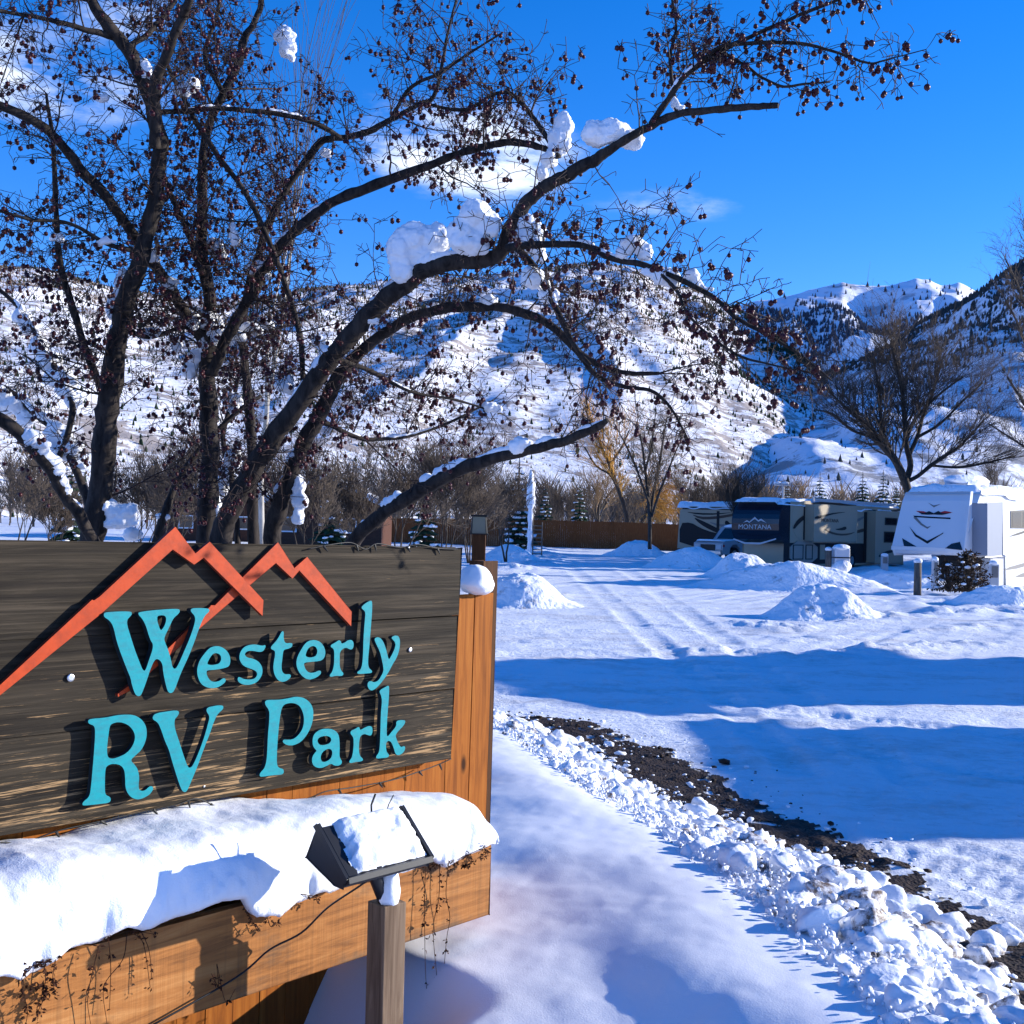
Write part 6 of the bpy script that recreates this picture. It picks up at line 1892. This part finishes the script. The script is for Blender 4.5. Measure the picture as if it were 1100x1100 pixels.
bd = b.build('body', M_TRUCK, truck); bevel(bd, .06, 3)
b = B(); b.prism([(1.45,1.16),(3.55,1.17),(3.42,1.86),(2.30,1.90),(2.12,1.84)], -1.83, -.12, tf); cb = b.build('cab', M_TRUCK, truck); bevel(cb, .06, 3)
b = B(); b.prism([(1.88,1.24),(2.55,1.24),(2.55,1.76),(2.28,1.78)], -.119, -.105, tf); b.build('window', M_GLASS, cb)
b = B(); b.prism([(2.65,1.24),(3.38,1.24),(3.30,1.76),(2.65,1.77)], -.119, -.105, tf); b.build('window', M_GLASS, cb)
ws = B(); ws.add([tuple(tf(1.52,1.20,-.28)), tuple(tf(1.52,1.20,-1.67)), tuple(tf(2.11,1.78,-1.6)), tuple(tf(2.11,1.78,-.35)), tuple(tf(1.50,1.22,-.28)), tuple(tf(1.50,1.22,-1.67)), tuple(tf(2.08,1.80,-1.6)), tuple(tf(2.08,1.80,-.35))], [(0,1,2,3),(7,6,5,4),(0,4,5,1),(1,5,6,2),(2,6,7,3),(3,7,4,0)])
ws.build('windshield', M_GLASS, cb)
b = B(); b.prism([(-.03,.62),(.0,.62),(.0,.92),(-.03,.92)], -1.45, -.5, tf); b.build('grille', M_BLACK, truck)
for o0 in (-.42, -1.88):
    b = B(); b.prism([(-.03,.68),(.12,.68),(.12,.92),(-.02,.92)], o0, o0 + .36, tf); b.build('headlight', M_SILV, truck)
b = B(); b.prism([(.02,.80),(.16,.80),(.16,.92),(.02,.92)], .001, .02, tf); b.build('turn_signal', M_RED, truck)
b = B(); b.prism([(-.10,.40),(.10,.40),(.10,.60),(-.10,.60)], -1.93, -.02, tf); bevel(b.build('bumper', M_RIMM, truck), .03)
for x in (1.0, 4.45):
    for y in (.14, 1.8): wheel(truck, tM, x, y, .40, .38)
snow_slab(truck, tf, 2.2, 3.4, 1.86, -.14, 1.8, .12, 5, sag=.03)
snow_slab(truck, tf, .1, 1.45, 1.10, -.05, 1.9, .07, 6, name='hood_snow', sag=.02)
snow_slab(truck, tf, 3.65, 5.7, 1.16, -.05, 1.9, .10, 7, name='bed_snow', sag=.02)

# ---- bollard, pedestals, double lamp, bush
def bollard(px, pb, pt, y, r_, label, snow=True):
    c = P(px, pb, y); z1 = P(px, pt, y).z
    o = empty('bollard', (c.x, c.y, c.z), label, 'wooden post', 'wooden posts by the trailers')
    b = B(); b.tube([(c.x, c.y, c.z - .1), (c.x, c.y, z1)], [r_, r_ * .94], 12); b.build('shaft', M_POLE, o, smooth=True)
    V, F = ico(2); b = B(); b.add(V * np.array([r_*1.15, r_*1.15, r_*.8]) + np.array([c.x, c.y, z1 + r_*.3]), F)
    b.build('snow_cap', M_SNOWFAR, o, smooth=True)
bollard(985.5, 636, 604, 34, .11, 'dark round wooden bollard capped with snow left of the bush')
bollard(889.5, 611, 591, 50, .13, 'short wooden post with snow cap below the middle of the tan trailer')
def pedestal(px, pb, pt, y, w, label, m=None):
    c = P(px, pb, y); z1 = P(px, pt, y).z
    o = empty('utility_pedestal', (c.x, c.y, c.z), label, 'utility pedestal', 'hook-up pedestals by the trailers')
    b = B(); b.box((c.x-w/2, c.y-.1, c.z-.1), (c.x+w/2, c.y+.1, z1)); bevel(b.build('housing', m or M_SILV, o), .015)
    b = B(); b.box((c.x-w*.36, c.y-.125, c.z+(z1-c.z)*.45), (c.x+w*.36, c.y-.102, z1-.06)); bevel(b.build('door', M_GREY, o), .01)
    b = B(); V, F = ico(2); b.add(V * np.array([w*.6, .15, .09]) + np.array([c.x, c.y, z1 + .03]), F); b.build('snow_cap', M_SNOWFAR, o, smooth=True)
pedestal(950, 612, 597, 52, .28, 'pale hook-up pedestal under the right end of the tan trailer')
pedestal(1067, 632, 606, 35.5, .26, 'grey hook-up pedestal right of the bush by the white trailer')
pedestal(1004, 632, 602, 36, .16, 'thin hook-up pedestal left of the bush under the white trailer nose')
# snow covered equipment under a white cover beside the tan trailer
c = P(903, 611, 50); o = empty('covered_heater', (c.x, c.y, c.z), 'snow plastered white utility cabinet below the tan trailer', 'cabinet')
k = 50 / F_PX
b = B(); b.box((c.x-8*k, c.y-.3, c.z-.1), (c.x+8*k, c.y+.3, c.z+22*k)); bevel(b.build('housing', M_WHITE, o), .05, 3)
b = B(); b.box((c.x-8.3*k, c.y-.32, c.z+11.5*k), (c.x+8.3*k, c.y+.32, c.z+12.7*k)); b.build('band', M_BLACK, o)
V, F = ico(3)
b = B(); W = V * (1 + .12*fbm(V[:,0]*2, V[:,1]*2, V[:,2]*2, 3, 5))[:, None]
b.add(W * np.array([9*k, .4, 4*k]) + np.array([c.x, c.y, c.z + 22.5*k]), F)
b.add(W * np.array([10*k, .5, 8*k]) + np.array([c.x, c.y - .1, c.z + 2*k]), F); b.build('snow_cover', M_SNOWFAR, o, smooth=True)
# double headed lamp
c = P(840, 590, 75); zt_ = P(839, 520, 75).z
o = empty('yard_lamp', (c.x, c.y, c.z), 'thin pole with two snow capped lamp heads above the navy trailer nose', 'lamp post')
b = B(); b.tube([(c.x, c.y, c.z), (c.x, c.y, zt_)], .07, 8); b.tube([(c.x-.40, c.y, zt_), (c.x+.25, c.y, zt_)], .04, 6); b.build('pole', M_SILV, o)
for dx in (-.35, .12):
    b = B(); b.box((c.x+dx-.20, c.y-.15, zt_-.10), (c.x+dx+.20, c.y+.15, zt_+.03)); bevel(b.build('lamp_head', M_SILV, o), .03)
    b = B(); V, F = ico(2); b.add(V * np.array([.25, .18, .10]) + np.array([c.x+dx, c.y, zt_+.07]), F); b.build('snow_cap', M_SNOWFAR, o, smooth=True)
# bush of dead brown leaves with snow
q = random.Random(8)
c = P(1040, 634, 33.5)
bush = empty('bush', (c.x, c.y, c.z), 'round dark brown bush flecked with snow in front of the white trailer', 'bush')
lf, st, sn = B(), B(), B()
k = 33.5 / F_PX
for i in range(2600):
    a = q.uniform(0, 6.28); ph = q.uniform(-.25, 1.57); rr_ = q.uniform(.45, 1.0)**.6
    cx = q.choice([0, 0, 0, -.62]); sc_ = 1 if cx == 0 else .72
    R = np.array([26*k, .62, 40*k]) * sc_
    p = np.array([c.x + cx + math.cos(a)*math.cos(ph)*rr_*R[0]*(.8 + .25*math.sin(a*5+ph*3)), c.y + math.sin(a)*math.cos(ph)*rr_*R[1], c.z + .06 + max(math.sin(ph), -.05)*rr_*R[2] ])
    s_ = q.uniform(.03, .075)
    d1 = np.array([q.gauss(0,1) for _ in range(3)]); d1 /= np.linalg.norm(d1); d2 = np.cross(d1, [q.gauss(0,1) for _ in range(3)]); d2 /= np.linalg.norm(d2)
    lf.add([p, p + d1*s_ + d2*s_*.4, p + d1*s_*1.8, p + d1*s_ - d2*s_*.4], [(0,1,2,3)])
    if i % 60 == 0:
        V, F = ico(1); sz = q.uniform(.03, .09); sn.add(V * np.array([sz*1.2, sz, sz*.6]) + p + np.array([0, -.03, .04]), F)
    if i % 30 == 0: st.tube([(c.x + cx*.8, c.y, c.z - .05), tuple((p + np.array([c.x+cx, c.y, c.z]))*.5 + np.array([0,0,.05])), tuple(p)], [.015,.01,.005], 4)
M_BUSH = mat('brown_bush_leaf', (.055,.033,.020), .8, spec=.15)
st.build('stems', M_BARK2, bush); lf.build('foliage', M_BUSH, bush); sn.build('snow_flecks', M_SNOWFAR, bush, smooth=True)

# ---- unseen cabins and spruces added at right to shade the drive and trailers
def shadow_house(cx, cy, w, d, h, ridge, label, rot=0, zoff=0):  # unseen gabled cabin, shaped and placed for its shadow on the drive
    o = empty('cabin', (cx, cy, zoff), label, 'cabin')
    R = Matrix.Translation((cx, cy, zoff)) @ Matrix.Rotation(rot, 4, 'Z')
    ff_ = lambda x, z, y: R @ Vector((x, y, z))
    b = B(); b.prism([(-w/2, -.3), (w/2, -.3), (w/2, h), (0, h + ridge), (-w/2, h)], -d/2, d/2, ff_); b.build('wall', M_LOG, o)
    b = B()
    for s in (-1, 1):
        e = .4; k_ = ridge / (w / 2)
        b.prism([(0, h+ridge+.02), (s*(w/2+e), h - e*k_ + .02), (s*(w/2+e), h - e*k_ + .30), (0, h+ridge+.34)], -d/2-e, d/2+e, ff_)
    b.build('roof', M_ROOFS, o)
    for x in (-w*.25, w*.25):
        for s in (-1, 1):
            b = B(); b.prism([(x-.5, .9), (x+.5, .9), (x+.5, 2.0), (x-.5, 2.0)], s*(d/2)+ (.003 if s > 0 else -.04), s*(d/2) + (.04 if s > 0 else -.003), ff_); f = b.build('window', M_TRIM, o)
            b = B(); b.prism([(x-.42, .98), (x+.42, .98), (x+.42, 1.92), (x-.42, 1.92)], s*(d/2)+ (.0405 if s > 0 else -.05), s*(d/2) + (.05 if s > 0 else -.0405), ff_); b.build('pane', M_GLASS, f)
def caster(px, py, X):
    """ground point whose shadow edge falls at pixel (px, py), traced back toward the sun to x = X"""
    g = G(px, py); t = (X - g.x) / SUNV.x
    return g.x + SUNV.x * t, g.y + SUNV.y * t, SUNV.z * t
a, c = caster(740, 786, 12.5), caster(835, 903, 12.5)
hy = (a[1] + c[1]) / 2
shadow_house(12.5, hy, 4.6, abs(a[1] - c[1]) - .8, a[2] - .95, .62, 'unseen small snowy roofed cabin added right of the drive to cast its shadow', 0)
a, c = caster(545, 711, 13.5), caster(640, 753, 13.5)
shadow_house(13.7, (a[1] + c[1]) / 2, 4.8, abs(a[1] - c[1]) - .8, a[2] - .95, .80, 'unseen larger snowy roofed cabin added farther back to cast a second shadow', math.radians(31))

for i, (X_, Y_, h_) in enumerate([(30.5, 58, 14), (31.5, 61.5, 15), (32.5, 65, 14.5), (34, 68.5, 15), (36, 72.5, 14), (29, 54.5, 12)]):  # spruce row added out of view to shade the tan trailer
    px_ = 550 + F_PX * X_ / Y_
    yb_ = 566 + F_PX * 1.6 / Y_ + .0227 * (px_ - 550)
    spruce(px_, yb_, yb_ - h_ / Y_ * F_PX, Y_, 'tall unseen spruce added beyond the right edge for shade, number %s from the front' % ('one two three four five six'.split()[i]), 140 + i, 'unseen spruces added for shade', .4, wide=.5)
